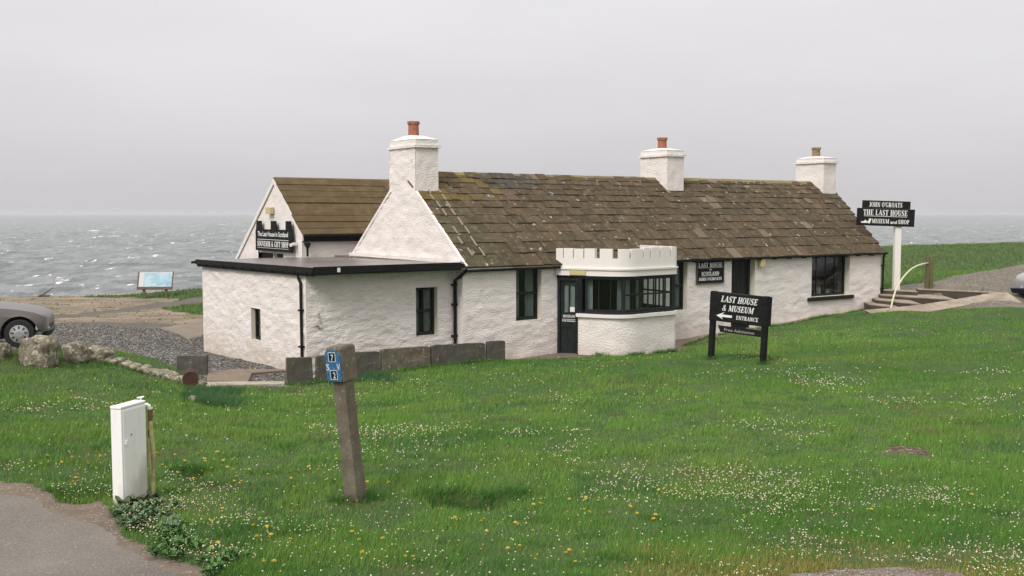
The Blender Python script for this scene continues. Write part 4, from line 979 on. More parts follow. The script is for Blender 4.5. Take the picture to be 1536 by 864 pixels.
# rendered base wall
mb = MB(); n = 120; zs_ = np.linspace(-.5, 1.27, 30); vs_ = []; fs_ = []
tE = 1.0
for j, z in enumerate(zs_):
    for i in range(n + 1):
        t_ = tD + (tE - tD) * i / n; d = .012 * float(noise(t_ * 14, z * 2.5, 1.6, 300, 3)); p = el(t_, .03 + d); vs_.append((p[0], p[1], z))
for j in range(29):
    for i in range(n): q = j * (n + 1) + i; fs_.append((q, q + 1, q + n + 2, q + n + 1))
mb.add(vs_, fs_); bw = mb.build('porch_wall', M_white2, cottage, smooth=True)
mb = MB(); a = el(tD, .035); b = el(tD, -.17); a2 = el(tD + .006, .035); b2 = el(tD + .006, -.17)
mb.add([(a[0], a[1], -.4), (b[0], b[1], -.4), (b2[0], b2[1], -.4), (a2[0], a2[1], -.4), (a[0], a[1], 1.27), (b[0], b[1], 1.27), (b2[0], b2[1], 1.27), (a2[0], a2[1], 1.27)], [(0, 1, 5, 4), (1, 2, 6, 5), (2, 3, 7, 6), (3, 0, 4, 7), (4, 5, 6, 7)])
band(mb, tD, 1.0, -.17, -.12, -.4, 1.27)
mb.build('porch_wall', M_white2, cottage)
mb = MB(); band(mb, tD - .008, 1.0, -.18, .10, 1.27, 1.355, wav=.006); mb.build('window_sill', M_paint, cottage, bevel=.012)
def facet(ta, tb):                            # frame matrix with x along the chord and y inwards
    a = el(ta, -.03); b = el(tb, -.03); x = Vector((b[0] - a[0], b[1] - a[1], 0)); l = x.length; x.normalize(); y = Vector((-x.y, x.x, 0))
    return Matrix(((x.x, y.x, 0, a[0]), (x.y, y.y, 0, a[1]), (0, 0, 1, 0), (0, 0, 0, 1))), l
# posts
mb = MB()
for t_ in (tD + .006, tB, TC + .004, .985):
    p = el(t_, -.06); mb.tube([(p[0], p[1], 1.35), (p[0], p[1], 2.37)], .055, 8)
band(mb, tD, 1.0, -.12, .0, 1.352, 1.40); band(mb, 0.0, 1.0, -.12, .0, 2.28, 2.365)
mb.build('window_frame', M_blackw, cottage)
T1, l1 = facet(tW1, tB); sash(.0, l1, 1.40, 2.30, .0, cols=3, rows=1, T=T1, fw=.045, bar=.02, curtain=False)
mb = MB(); mb.box(.0, .16, .16, .17, 1.42, 2.3, 0, T1); mb.build('curtain', M_curt, cottage)
T2, l2 = facet(tB, tC); sash(.0, l2, 1.40, 2.30, .0, cols=6, rows=2, T=T2, fw=.045, bar=.018, curtain=False)
mb = MB(); mb.box(.05, .5, .30, .31, 1.42, 2.3, 0, T2); mb.build('curtain', M_curt, cottage)
T3, l3 = facet(TC + .012, .985); sash(.0, l3, 1.40, 2.30, .0, cols=5, rows=2, T=T3, fw=.04, bar=.02, curtain=False)
# door
T0, l0 = facet(.004, tD)
mb = MB(); mb.box(.0, .07, -.03, .09, .1, 2.36, 0, T0); mb.box(l0 - .06, l0, -.03, .09, .1, 2.36, 0, T0); mb.box(.07, l0 - .06, -.03, .09, 2.22, 2.36, 0, T0); mb.build('door_frame', M_blackw, cottage)
mb = MB(); a, b = .075, l0 - .065; zm = 1.36
mb.box(a, b, .02, .065, .26, zm, 0, T0); mb.box(a, a + .07, .02, .065, zm, 2.21, 0, T0); mb.box(b - .07, b, .02, .065, zm, 2.21, 0, T0); mb.box(a + .07, b - .07, .02, .065, 2.14, 2.21, 0, T0)
mb.box((a + b) / 2 - .014, (a + b) / 2 + .014, .02, .06, zm, 2.14, 0, T0)
for (za, zb_) in ((.34, .92),):
    for (xa, xb) in ((a + .07, (a + b) / 2 - .03), ((a + b) / 2 + .03, b - .07)): mb.box(xa, xb, .008, .019, za, zb_, 0, T0)
mb.box(a + .02, b - .02, .004, .019, .96, 1.00, 0, T0)
door = mb.build('door', M_blackw, cottage)
mb = MB(); mb.box(a + .07, b - .07, .038, .042, zm, 2.14, 0, T0); mb.build('pane', GLASS, door)
mb = MB(); mb.box(a + .05, b - .05, .11, .115, zm - .05, 2.2, 0, T0); mb.build('curtain', mat('door_net', (.27, .31, .29), .9, col2=(.2, .23, .22), nscale=5), door)
mb = MB(); mb.box((a + b) / 2 + .03, b - .075, .026, .032, zm + .02, zm + .15, 0, T0); mb.build('notice', M_paint, door)
mb = MB(); FT = T0 @ Matrix.Rotation(R(90), 4, 'X')    # x along the door, y up, z towards the visitor
write(mb, 'MUSEUM', (a + b) / 2, 1.225, .07, .34, FT, z=-.018); write_plain(mb, 'Free Admission', (a + b) / 2, 1.115, .045, .38, FT, z=-.018)
mb.box(a + .05, b - .05, .012, .019, 1.17, 1.18, 0, T0); mb.build('door_lettering', M_letter, door)
mb = MB(); mb.box(a - .01, b + .02, -.12, .2, -.1, .255, 0, T0); mb.build('door_step', M_grey, cottage)
mb = MB(); p = el(.13, .062); 
pa, pb = el(.075, .064), el(.155, .064)
mb.add([(pa[0], pa[1], 2.38), (pb[0], pb[1], 2.38), (pb[0], pb[1], 2.50), (pa[0], pa[1], 2.50), (pa[0], pa[1] - .05, 2.38), (pb[0], pb[1] - .05, 2.38), (pb[0], pb[1] - .05, 2.50), (pa[0], pa[1] - .05, 2.50)],
       [(0, 1, 2, 3), (4, 5, 6, 7), (0, 4, 7, 3), (1, 5, 6, 2), (0, 1, 5, 4), (3, 2, 6, 7)]); mb.build('porch_lamp', M_lamp, cottage)

# ================================================================== GIFT SHOP behind
shop = empty('shop_building', tuple(P0), RZ, 'white gabled shop building with brown tiled roof behind the flat-roofed annex', 'building')
GS = -1.1; SV0, SVR, SV1 = 7.33, 9.40, 12.95; SZR = 5.06
def stop(v): return 3.42 + (SZR - 3.42) * (v - SV0) / (SVR - SV0) if v < SVR else SZR - (v - SVR) * .762
cut_ = hit(425, 379, s=GS)[1]
wall_panel('gable_wall', lambda u, z, d: (GS - d, SV1 - u, z), 0, SV1 - SV0, -1.2, lambda u: stop(SV1 - u), [(SV1 - 10.9, SV1 - 8.8, 1.2, 2.80)], M_white, shop, .006, .10, 6)
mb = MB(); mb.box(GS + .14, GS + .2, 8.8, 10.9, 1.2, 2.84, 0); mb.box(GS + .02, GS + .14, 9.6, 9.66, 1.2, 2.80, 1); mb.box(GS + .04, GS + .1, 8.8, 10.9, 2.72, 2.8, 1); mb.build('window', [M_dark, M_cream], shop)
mb = MB(); mb.box(GS + .02, 9, SV0, SV0 + .2, -.8, 3.40); mb.box(GS + .2, 9, SV1 - .2, SV1, -1.2, 2.34); mb.box(8.8, 9, SV0 + .2, SV1 - .2, -.8, 2.4); mb.build('wall', M_white, shop)
mb = MB(); dl = math.hypot(SVR - SV0 + .12, SZR - 3.30); dvs, dzs = (SVR - SV0 + .12) / dl, (SZR - 3.30) / dl
slates(mb, [dl / 9] * 9, lambda d: GS - .02, lambda d: 8.9, SV0 - .14, 3.33, dvs, dzs, -dzs, dvs, (2.2, 4.5), [(.092, .063, .034)], .035, .002)
mb.add([(GS, SVR, SZR), (9, SVR, SZR), (9, SV1 + .1, 2.30), (GS, SV1 + .1, 2.30)], [(0, 1, 2, 3)], 0, None, (.085, .065, .04)); mb.build('roof', M_tile, shop, colattr=True)
mb = MB()
for k in range(24):
    s = GS - .02 + k * .42; mb.add([(s, SVR - .14, SZR - .02), (s + .41, SVR - .14, SZR - .02), (s + .41, SVR, SZR + .09), (s, SVR, SZR + .09), (s + .41, SVR + .14, SZR - .02), (s, SVR + .14, SZR - .02)], [(0, 1, 2, 3), (3, 2, 4, 5), (0, 3, 5), (1, 4, 2)])
mb.build('ridge', mat('ridge_tiles', (.16, .105, .045), .85, col2=(.10, .08, .045), nscale=3), shop)
mb = MB(); mb.box(GS + .0, 1.06, SV0 - .13, SV0 - .09, 3.14, 3.385); mb.box(GS, 9, SV0 - .09, SV0 - .0, 3.14, 3.16); mb.build('fascia', M_black, shop)
mb = MB(); mb.tube([(GS, SV0 - .20, 3.33), (8.9, SV0 - .20, 3.33)], .055, 8); mb.lathe([(.03, 0), (.05, .03), (.10, .13), (.10, .19)], 8, 0, Matrix.Translation((GS + .10, SV0 - .16, 2.93))); mb.tube([(GS + .10, SV0 - .16, 2.95), (GS + .10, SV0 - .16, 2.70)], .035, 8); mb.build('gutter', M_black, shop)
mb = MB()
for (va, za, vb, zb_) in ((SV0 - .13, 3.30, SVR, SZR), (SV1 + .12, 2.33, SVR, SZR)):
    mb.add([(GS - .05, va, za - .13), (GS - .05, vb, zb_ - .13), (GS - .05, vb, zb_ + .03), (GS - .05, va, za + .03), (GS - .012, va, za - .13), (GS - .012, vb, zb_ - .13), (GS - .012, vb, zb_ + .03), (GS - .012, va, za + .03)],
           [(0, 1, 2, 3), (7, 6, 5, 4), (0, 4, 5, 1), (1, 5, 6, 2), (2, 6, 7, 3), (3, 7, 4, 0)])
mb.build('bargeboard', M_paint, shop)
mb = MB(); a = hit(405, 311, s=GS); b = hit(412, 321, s=GS); mb.box(GS - .16, GS - .02, b[1], a[1], b[2], a[2]); mb.build('wall_lamp', M_lamp, shop, bevel=.01)
mb = MB(); a = hit(446, 366, s=GS); mb.box(GS - .12, GS - .02, a[1] - .05, a[1] + .05, a[2] - .04, a[2] + .04); mb.tube([(GS - .1, a[1], a[2]), (GS - .26, a[1] - .1, a[2] - .03)], .05, 8); mb.build('security_lamp', M_paint, shop)

# ================================================================== SIGNS
def Wp(s, v, z): p = Wd(s, v, z); return Vector(p)
# sign on the shop gable (castle outline)
a = hit(385, 331, s=GS - .1); b = hit(440, 376, s=GS - .1); va, vb = a[1], b[1]; w_ = va - vb; z0 = 2.80
sg = empty('shop_sign', tuple(Wp(GS - .10, (va + vb) / 2, z0)), 0, 'black castle-shaped sign with three merlons on the shop gable', 'sign')
# x along sign: from va (left) to vb (right)
Xd = Vector(-V); Tg = face_T((0, 0, 0), Xd)
mb = MB(); hw = w_ / 2; tw = .26; hb = .66; ht = .96
out_ = [(-hw, 0), (hw, 0), (hw, hb), (hw - .05, hb + .02), (hw - .12, ht), (hw - .12 - tw * 1.3, ht), (hw - .12 - tw * 1.3, hb + .03), (.24, hb + .03), (.2, ht), (-.17, ht), (-.17, hb + .03), (-hw + .12 + tw * 1.3, hb + .03), (-hw + .12 + tw * 1.3, ht), (-hw + .12, ht), (-hw + .05, hb + .02), (-hw, hb)]
mb.prism(out_, 0, .05, 0, Tg); mb.build('board', M_black, sg)
mb = MB(); write_plain(mb, 'The Last House in Scotland', -.03, .47, .15, w_ * .84, Tg, z=.052); write(mb, 'SOUVENIR & GIFT SHOP', -.03, .14, .17, w_ * .86, Tg, z=.052)
mb.box(-w_ * .44, w_ * .42, .355, .37, .051, .056, 0, Tg); mb.box(-w_ * .44, w_ * .42, .09, .10, .051, .056, 0, Tg); mb.build('lettering', M_letter, sg)
# plaque on the front wall
pl = (hx(1043), hx(1084)); pc = (pl[0] + pl[1]) / 2; w_ = pl[1] - pl[0]; h_ = .70
sg = empty('wall_sign', tuple(Wp(pc, -.04, 1.90)), 0, 'square black wall sign in a frame, fixed between porch and black door', 'sign')
Tg = face_T((0, 0, 0), Vector(U))
mb = MB(); mb.box(-w_ / 2 + .03, w_ / 2 - .03, .03, h_ - .03, -.03, .0, 0, Tg); mb.build('board', M_black, sg)
mb = MB(); mb.box(-w_ / 2, w_ / 2, 0, .03, -.03, .018, 0, Tg); mb.box(-w_ / 2, w_ / 2, h_ - .03, h_, -.03, .018, 0, Tg); mb.box(-w_ / 2, -w_ / 2 + .03, .03, h_ - .03, -.03, .018, 0, Tg); mb.box(w_ / 2 - .03, w_ / 2, .03, h_ - .03, -.03, .018, 0, Tg); mb.build('frame', mat('sign_frame', (.07, .06, .05), .5), sg)
mb = MB(); write(mb, 'LAST HOUSE', 0, .50, .13, 1.0, Tg, z=.002); write_plain(mb, 'IN', 0, .40, .05, .09, Tg, z=.002); write(mb, 'SCOTLAND', 0, .255, .105, .74, Tg, z=.002); write(mb, "JOHN O'GROATS", 0, .10, .09, .96, Tg, z=.002)
mb.box(-.5, .5, .475, .484, .001, .005, 0, Tg); mb.box(-.36, .36, .235, .243, .001, .005, 0, Tg); mb.build('lettering', M_letter, sg)
# entrance sign on the lawn
A = np.array([4.37, 22.64]); B_ = np.array([5.32, 21.83]); c_ = (A + B_) / 2; d_ = B_ - A; wS = float(np.hypot(*d_)); zA, zB = ground(*A), ground(*B_)
sg = empty('entrance_sign', (c_[0], c_[1], (zA + zB) / 2), 0, 'black two-post entrance sign with a white arrow standing on the lawn', 'sign')
ang = math.atan2(.055, wS); Tg = face_T((0, 0, 0), (d_[0], d_[1], -.055)); gz = (zA + zB) / 2
ztop = 2.26 - gz
for k, x in enumerate((-wS / 2, wS / 2)):
    mb = MB(); mb.box(x - .055, x + .055, -.28, ztop + .015 , -.10, .012, 0, Tg); mb.build('post', M_black, sg, bevel=.005)
mb = MB(); mb.box(-wS / 2 - .055, wS / 2 + .055, ztop - .63, ztop, .014, .04, 0, Tg); mb.box(-wS / 2 + .04, wS / 2 + .055 + .02, ztop - .62, ztop, -.16, -.105, 0, Tg); mb.box(-wS / 2 - .03, wS / 2 + .03, ztop - .02, ztop + .004, -.102, .012, 0, Tg)
mb.box(wS / 2 + .057, wS / 2 + .075, ztop - .62, ztop, -.104, .03, 0, Tg)
mb.build('board', M_black, sg, bevel=.004)
mb = MB(); zz_ = .042
write(mb, 'LAST HOUSE', .02, ztop - .195, .135, .86, Tg, .22, 0, zz_); write(mb, '& MUSEUM', .0, ztop - .385, .13, .74, Tg, .22, 0, zz_); write(mb, 'ENTRANCE', .24, ztop - .545, .085, .52, Tg, .05, 0, zz_)
ay = ztop - .50; mb.prism([(-.50, ay), (-.34, ay - .075), (-.37, ay - .025), (-.12, ay - .02), (-.12, ay + .028), (-.36, ay + .03), (-.30, ay + .085)], zz_, zz_ + .004, 0, Tg); mb.build('lettering', M_letter, sg)
mb = MB(); mb.prism([(-.40, ztop - .86), (wS / 2 - .06, ztop - .86), (wS / 2 - .06, ztop - .72), (-.46, ztop - .72)], .0, .022, 0, Tg)
mb.box(-.15, .2, ztop - .72, ztop - .60, .0, .012, 0, Tg); mb.build('hanging_board', M_black, sg)
mb = MB(); write_plain(mb, 'Free Admission', .06, ztop - .825, .065, .72, Tg, z=.024); mb.build('hanging_board_lettering', mat('faded_letters', (.25, .25, .23), .6), sg)
# tall sign on a white post
px_, py_ = 13.39, 35.94; gz = ground(px_, py_)
sg = empty('tall_sign', (px_, py_, gz), 0, 'stepped black sign on a tall white post beyond the right gable', 'sign')
mb = MB(); mb.box(-.105, .105, -.1, .1, -.4, 3.9 - gz); mb.build('post', M_paint, sg, bevel=.008)
Tt = Matrix.Translation((-.50, -.13, 0)) @ Matrix.Rotation(R(-1.4), 4, (0, -1, 0)) @ face_T((0, 0, 0), (1, -.05, 0))
zb_ = 3.56 - gz
mb = MB(); Tt = Matrix.Translation((-.48, -.13, zb_)) @ Matrix.Rotation(R(1.9), 4, 'Y') @ face_T((0, 0, 0), (1, -.05, 0))
mb.box(-.985, .985, 0, .60, -.025, .0, 0, Tt); mb.box(-.82, .82, .602, .87, -.025, .0, 0, Tt); mb.build('board', M_black, sg)
mb = MB(); write(mb, "JOHN O'GROATS", -.02, .655, .16, 1.12, Tt, z=.002); write(mb, 'THE LAST HOUSE', -.02, .365, .19, 1.50, Tt, z=.002); mb.box(-.74, .72, .325, .34, .001, .006, 0, Tt)
write(mb, 'MUSEUM', -.17, .09, .15, .58, Tt, z=.002); write_plain(mb, 'and', .28, .09, .11, .22, Tt, z=.002); write(mb, 'SHOP', .62, .09, .14, .38, Tt, z=.002)
# small emblem: a lone house with a figure beside it
mb.prism([(-.82, .09), (-.62, .09), (-.56, .17), (-.64, .15), (-.68, .20), (-.74, .15), (-.84, .13)], .001, .005, 0, Tt); mb.prism([(-.60, .08), (-.53, .08), (-.48, .24), (-.56, .25)], .006, .010, 0, Tt); mb.build('lettering', M_letter, sg)

# ================================================================== LAWN FURNITURE
def local_box_T(P, rz): return Matrix.Translation(P) @ Matrix.Rotation(rz, 4, 'Z')
# meter cabinet
cx0 = at_h(190, 761, 1.1); gx, gy = G(190, 762); gx += .0
gx, gy = -3.85, 10.06
cab = empty('utility_cabinet', (gx, gy, ground(gx, gy)), 0, 'narrow white utility cabinet standing in the grass by the road', 'cabinet')
def at_y(px, py, y): r = ray(px, py); return CAM + r * (y / r[1])
H_ = 4 - ((612 - 320) / F) * gy - ground(gx, gy) + .0
# plan corners measured in the photo: near edge at x=187, left x=168, right x=218
g0 = ground(gx, gy)
nearc = np.array([at_h(181, 760, g0)[0], at_h(181, 760, g0)[1]]); lc = np.array([at_h(168, 748, g0)[0], at_h(168, 748, g0)[1]]); rc = np.array([at_h(219, 738, g0)[0], at_h(219, 738, g0)[1]])
e1 = np.array([math.cos(R(163)), math.sin(R(163))]) * .125
e2 = np.array([math.cos(R(73)), math.sin(R(73))]) * .38
base_ = np.array([gx, gy]); o0 = Vector((cab.location.x, cab.location.y, 0))
def pc_(p): return (p[0] - o0.x, p[1] - o0.y)
quad = [pc_(base_), pc_(base_ + e2), pc_(base_ + e2 + e1), pc_(base_ + e1)]
Hc = 2.07 - ground(gx, gy)
mb = MB(); mb.prism(quad, -.3, Hc); mb.build('cabinet_body', M_lid, cab, bevel=.006)
c0 = np.mean(np.array(quad), 0); big_ = [tuple(c0 + (np.array(q) - c0) * 1.03) for q in quad]
mb = MB(); mb.prism(big_, Hc + .002, Hc + .03); mb.build('lid', M_lid, cab, bevel=.008)
q0, q1 = np.array(quad[0]), np.array(quad[1]); nrm = np.array([e2[1], -e2[0]]) / np.linalg.norm(e2)
def onface(a, b, th): 
    p = q0 + (q1 - q0) * a; q = q0 + (q1 - q0) * b; return [tuple(p + nrm * .001), tuple(q + nrm * .001), tuple(q + nrm * th), tuple(p + nrm * th)][::-1]
mb = MB(); mb.prism(onface(.05, .97, .008), .05, .96); mb.build('door', M_lid, cab, bevel=.003)
mb = MB(); mb.prism(onface(.10, .20, .022), .62, .66); mb.prism(onface(.34, .38, .012), .695, .71, 1); mb.build('handle', [M_lid, M_rust], cab)
# tap, pipe and hose behind the cabinet
tp_ = empty('standpipe', (cab.location.x + .0, cab.location.y, cab.location.z), 0, 'garden tap with a yellow hose hanging down beside the white cabinet', 'tap')
bk = np.array(quad[1]) + (np.array(quad[2]) - np.array(quad[1])) * .3; ex = (q1 - q0) / np.linalg.norm(q1 - q0)
bk = bk + np.array([-.03, .05]); ex = np.array([1., .25]); P1 = lambda o, z: (bk[0] + ex[0] * o, bk[1] + ex[1] * o, z * Hc / 1.0)
mb = MB(); mb.tube([P1(.03, -.1), P1(.03, .9), P1(.03, .96)], .012, 8); mb.tube([P1(.0, .93), P1(.03, .965), P1(.055, .97), P1(.075, .955), P1(.082, .90)], .020, 10); mb.build('pipe', M_lid, tp_)
mb = MB(); mb.tube([P1(-.0, .97), P1(-.0, 1.045)], .008, 8); mb.tube([P1(-.035, 1.045), P1(.03, 1.055)], .009, 8); mb.build('tap_handle', M_lid, tp_)
mb = MB(); mb.tube([P1(.083, .92), P1(.083, .80)], .024, 12); mb.tube([P1(.083, .86), P1(.083, .845)], .03, 12); mb.build('hose_union', M_brass, tp_)
mb = MB(); mb.tube([P1(.082, .82), P1(.086, .7), P1(.10, .55), P1(.108, .38), P1(.10, .2), P1(.088, .05), P1(.085, -.05)], .021, 12); mb.tube([P1(.065, .82), P1(.062, .6), P1(.068, .3), P1(.07, .0)], .013, 8); mb.build('hose', M_hose, tp_, smooth=True)

# water marker post, leaning
bx, by = G(535, 748); bz = ground(bx, by)
mk = empty('marker_post', (bx, by, bz), 0, 'leaning concrete marker post with a blue plate in the middle of the lawn', 'post')
top = at_y(510, 518, by - .05); lean = Vector((top[0] - bx, -.04, top[2] - bz)); Lp = lean.length; zx = lean.normalized()
xx_ = Vector((math.cos(R(-30)), math.sin(R(-30)), 0)); xx_ = (xx_ - zx * xx_.dot(zx)).normalized(); yy_ = zx.cross(xx_)
TM = Matrix(((xx_.x, yy_.x, zx.x, 0), (xx_.y, yy_.y, zx.y, 0), (xx_.z, yy_.z, zx.z, 0), (0, 0, 0, 1)))
def seg(mb, secs, T):   # secs = [(z, x0, x1, y0, y1)]
    vs_ = []; n = 0
    for (z, x0, x1, y0, y1) in secs: vs_ += [(x0, y0, z), (x1, y0, z), (x1, y1, z), (x0, y1, z)]
    fs_ = [(3, 2, 1, 0)]
    for i in range(len(secs) - 1):
        for j in range(4): fs_.append((i * 4 + j, i * 4 + (j + 1) % 4, (i + 1) * 4 + (j + 1) % 4, (i + 1) * 4 + j))
    k = len(secs) - 1; fs_.append((k * 4, k * 4 + 1, k * 4 + 2, k * 4 + 3)); mb.add(vs_, fs_, 0, T)
hd = .36
mb = MB(); seg(mb, [(-.35, -.10, .085, -.10, .08), (.05, -.085, .08, -.085, .075), (.5, -.082, .072, -.08, .07), (Lp - hd, -.078, .07, -.078, .07)], TM); mb.build('shaft', M_postc, mk, bevel=.008)
mb = MB(); seg(mb, [(Lp - hd, -.115, .085, -.105, .125), (Lp - .03, -.11, .08, -.105, .135), (Lp + .0, -.10, .07, -.095, .12)], TM); hdo = mb.build('head', M_postc, mk, bevel=.012)
PT = TM @ Matrix.Translation((-.018, -.108, Lp - hd + .012)) @ Matrix.Rotation(R(90), 4, 'X')
mb = MB(); pw, ph = .094, .315
mb.prism([(-pw + .015, 0), (pw - .015, 0), (pw, .02), (pw, ph - .045), (pw - .035, ph - .02), (pw - .035, ph), (-pw + .03, ph), (-pw, ph - .03), (-pw, .02)], 0, .010, 0, PT); plt = mb.build('plate', M_blue, hdo)
for yb in (.025, .205):
    mb = MB()
    x0, x1, y0, y1 = -.038 + (yb > .1) * -.004, .042 + (yb > .1) * -.004, yb, yb + .085
    mb.box(x0, x1, y0, y1, .0105, .013, 0, PT)
    for (a_, b_, c2, d2) in ((x0 - .006, x0, y0 - .006, y1 + .006), (x1, x1 + .006, y0 - .006, y1 + .006), (x0, x1, y1, y1 + .006), (x0, x1, y0 - .006, y0)): mb.box(a_, b_, c2, d2, .0105, .016, 1, PT)
    mb.build('number_panel', [M_black, mat('plate_white', (.5, .56, .58), .6)], hdo)
mb = MB(); write_plain(mb, 'S', -.068, .115, .065, .042, PT, z=.011); write_plain(mb, 'V', .068, .118, .065, .046, PT, z=.011); write_plain(mb, '2', .008, .035, .062, .034, PT, z=.0135); write_plain(mb, '7', .002, .214, .062, .034, PT, z=.0135); mb.build('plate_lettering', MATS['plate_white'], hdo)

# ================================================================== UPRIGHT FLAGSTONES along the annex
sd = [((428, 537), (471, 536), 577, 'wedge-topped dark flagstone standing leftmost in the row before the annex', M_grey, .012),
      ((475, 534), (523, 531), 572, 'dark flagstone half hidden behind the leaning marker post', M_grey, 0),
      ((523, 529), (570, 527), 570, 'speckled flagstone just right of the leaning marker post', M_grey, 0),
      ((573, 524), (646, 519), 560, 'widest pale lichened flagstone with grass growing at its foot', M_grey2, 0),
      ((648, 518), (728, 514), 550, 'long dark grey flagstone below the black drainpipe', M_grey, 0),
      ((731, 512), (758, 511), 543, 'short dark flagstone at the right end of the row', M_grey, 0)]
for k, ((xa, ya), (xb, yb), ybot, lab, mt, tap) in enumerate(sd):
    a = hit(xa, ya, v=-.5); b = hit(xb, yb, v=-.5); s0, s1 = a[0], b[0]; zl, zr = a[2], b[2]
    o = Wp((s0 + s1) / 2, -.5, 0); g_ = ground(o.x, o.y); mb = MB(); w2 = (s1 - s0) / 2; y0, y1 = -.0, .09 + .02 * rnd.random(); nn = 14
    vs_ = []; fs_ = []
    for j in range(2):
        for i in range(nn + 1):
            x = -w2 + 2 * w2 * i / nn; zt_ = (zl + (zr - zl) * i / nn) - g_ + rnd.uniform(-.008, .008) - (.025 if i in (0, nn) else 0)
            ins = (tap * 4 if i == 0 else (-tap * 4 if i == nn else 0))
            vs_ += [(x, (y0, y1)[j], -.45), (x + ins, (y0, y1)[j] + (.0 if j else .004 * rnd.random()), zt_)]
    m_ = (nn + 1) * 2
    for i in range(nn):
        fs_ += [(i * 2, i * 2 + 2, i * 2 + 3, i * 2 + 1), (m_ + i * 2 + 1, m_ + i * 2 + 3, m_ + i * 2 + 2, m_ + i * 2), (i * 2 + 1, i * 2 + 3, m_ + i * 2 + 3, m_ + i * 2 + 1)]
    fs_ += [(0, 1, m_ + 1, m_), (nn * 2, m_ + nn * 2, m_ + nn * 2 + 1, nn * 2 + 1)]
    mb.add(vs_, fs_); fl = mb.build('flagstone', mt, None, bevel=.01); fl.location = (o.x, o.y, g_); fl.rotation_euler = (rnd.uniform(-.03, .03), 0, RZ)
    tag(fl, lab, 'stone slab', 'upright flagstones before the annex')

# ================================================================== BOULDERS AND LOW WALL
def rock(name, loc, size, seed, rz=0., mt=None, amp=.22, tilt=(0, 0), sub=5, square=1.9):
    bm = bmesh.new(); bmesh.ops.create_icosphere(bm, subdivisions=sub, radius=1)
    r_ = random.Random(seed); ox, oy = r_.uniform(0, 50), r_.uniform(0, 50)
    P = np.array([v.co[:] for v in bm.verts]); Pn = np.sign(P) * np.abs(P) ** (1 / square); Pn /= np.linalg.norm(Pn, axis=1)[:, None] ** .35
    rdg = 1 - 2 * np.abs(noise(P[:, 0] * .9 + ox, P[:, 1] * .9 + P[:, 2] * .8 + oy, 1.5, seed + 3, 2))
    d = amp * .45 * rdg + amp * noise(P[:, 0] + ox + P[:, 2] * .7, P[:, 1] + oy + P[:, 2] * .9, 1.6, seed, 3) + amp * .3 * noise(P[:, 0] * 1.3 + ox - P[:, 2], P[:, 1] + oy + P[:, 2], 5, seed + 9, 2)
    Pn = Pn * (1 + d)[:, None] * .62
    for v, p in zip(bm.verts, Pn): v.co = (p[0] * size[0], p[1] * size[1], p[2] * size[2])
    me = bpy.data.meshes.new(name); bm.to_mesh(me); bm.free(); me.materials.append(mt or M_rock)
    for p in me.polygons: p.use_smooth = True
    o = bpy.data.objects.new(name, me); COL.objects.link(o); o.location = loc; o.rotation_euler = (tilt[0], tilt[1], rz); return o
def put_rock(x0, x1, ytop, ybot, seed, label, depth=.45, tilt=(0, 0), group='boulders along the yard edge', name='boulder', sub=4, cat='boulder', mt=None, dy=0.):
    gx, gy = G((x0 + x1) / 2, ybot); gy += dy; w_ = (x1 - x0) * gy / F; h_ = (ybot - ytop) * gy / F; gz = ground(gx, gy)
    o = rock(name, (gx, gy + depth * .3, gz + h_ * .36), (w_ * .74, depth * .9, h_ * 1.1), seed, mt=mt, tilt=tilt, sub=sub)
    return tag(o, label, cat, group)
put_rock(2, 44, 500, 524, 5, 'smallest pale boulder, beside the front wheel of the car', .4, (0, .15), dy=-.9)
put_rock(25, 82, 508, 549, 8, 'largest blocky boulder in front of the parked grey car', .55, (0, .1))
put_rock(92, 129, 516, 542, 12, 'rounded boulder right of the big blocky one', .45, (0, -.25))
put_rock(126, 164, 523, 541, 21, 'flattish mossy boulder where the low stone wall begins', .5, (0, .2))
put_rock(281, 294, 594, 604, 33, 'small whitish stone half buried in the grass below the low wall', .12, (0, .1), group=None, name='field_stone', cat='stone', sub=3)
# low stone wall: rows of edge stones running down to its end block
lw = empty('low_wall', (*G(215, 552), ground(*G(215, 552))), 0, 'low drystone edging wall running down between yard and lawn', 'wall')
LWo = Vector(lw.location); ptsw = [(140, 534), (158, 537), (172, 541), (186, 544), (200, 548), (214, 551), (228, 555), (242, 558), (256, 562), (270, 566), (283, 569), (296, 572)]
for k, (px, py) in enumerate(ptsw):
    gx, gy = G(px, py + 6); o = rock('edge_stone', (gx - LWo.x, gy - LWo.y, ground(gx, gy) + .03 - LWo.z), (.25 + .07 * rnd.random(), .30, .11 + .05 * rnd.random()), 60 + k, rz=-.5 + rnd.uniform(-.3, .3), sub=3, tilt=(rnd.uniform(-.2, .2), rnd.uniform(-.2, .2)))
    o.parent = lw
# end block (grey retaining slab)
p1 = G(262, 548); p2 = G(308, 579); gz = .32
eb = at_h(285, 577, ground(*G(285, 580))); gz = eb[2]
o = MB(); A1 = at_h(262, 566, gz + .0); A2 = at_h(309, 580, gz)
wv = Vector((A2[0] - A1[0], 0.25, 0)); TT = face_T((A1[0] - LWo.x, A1[1] - LWo.y + .15, gz - LWo.z), (1, .10, 0))
o.box(.0, (309 - 262) / F * 21.6 , -.3, .46, -.2, 0, 0, TT); q = o.build('end_slab', M_grey, lw, bevel=.015)
rb = at_h(294, 575, gz)
mb = MB(); mb.tube([(0, 0, .13), (-.15, .5, .15)], .15, 16); mb.tube([(0.004, -.012, .13), (0, 0, .13)], .165, 16); drum = mb.build('drum', M_rust, None, bevel=.01); drum.location = (rb[0], rb[1] - .38, gz + .02)
tag(drum, 'short rusty round drum lying against the end of the low wall', 'drum')
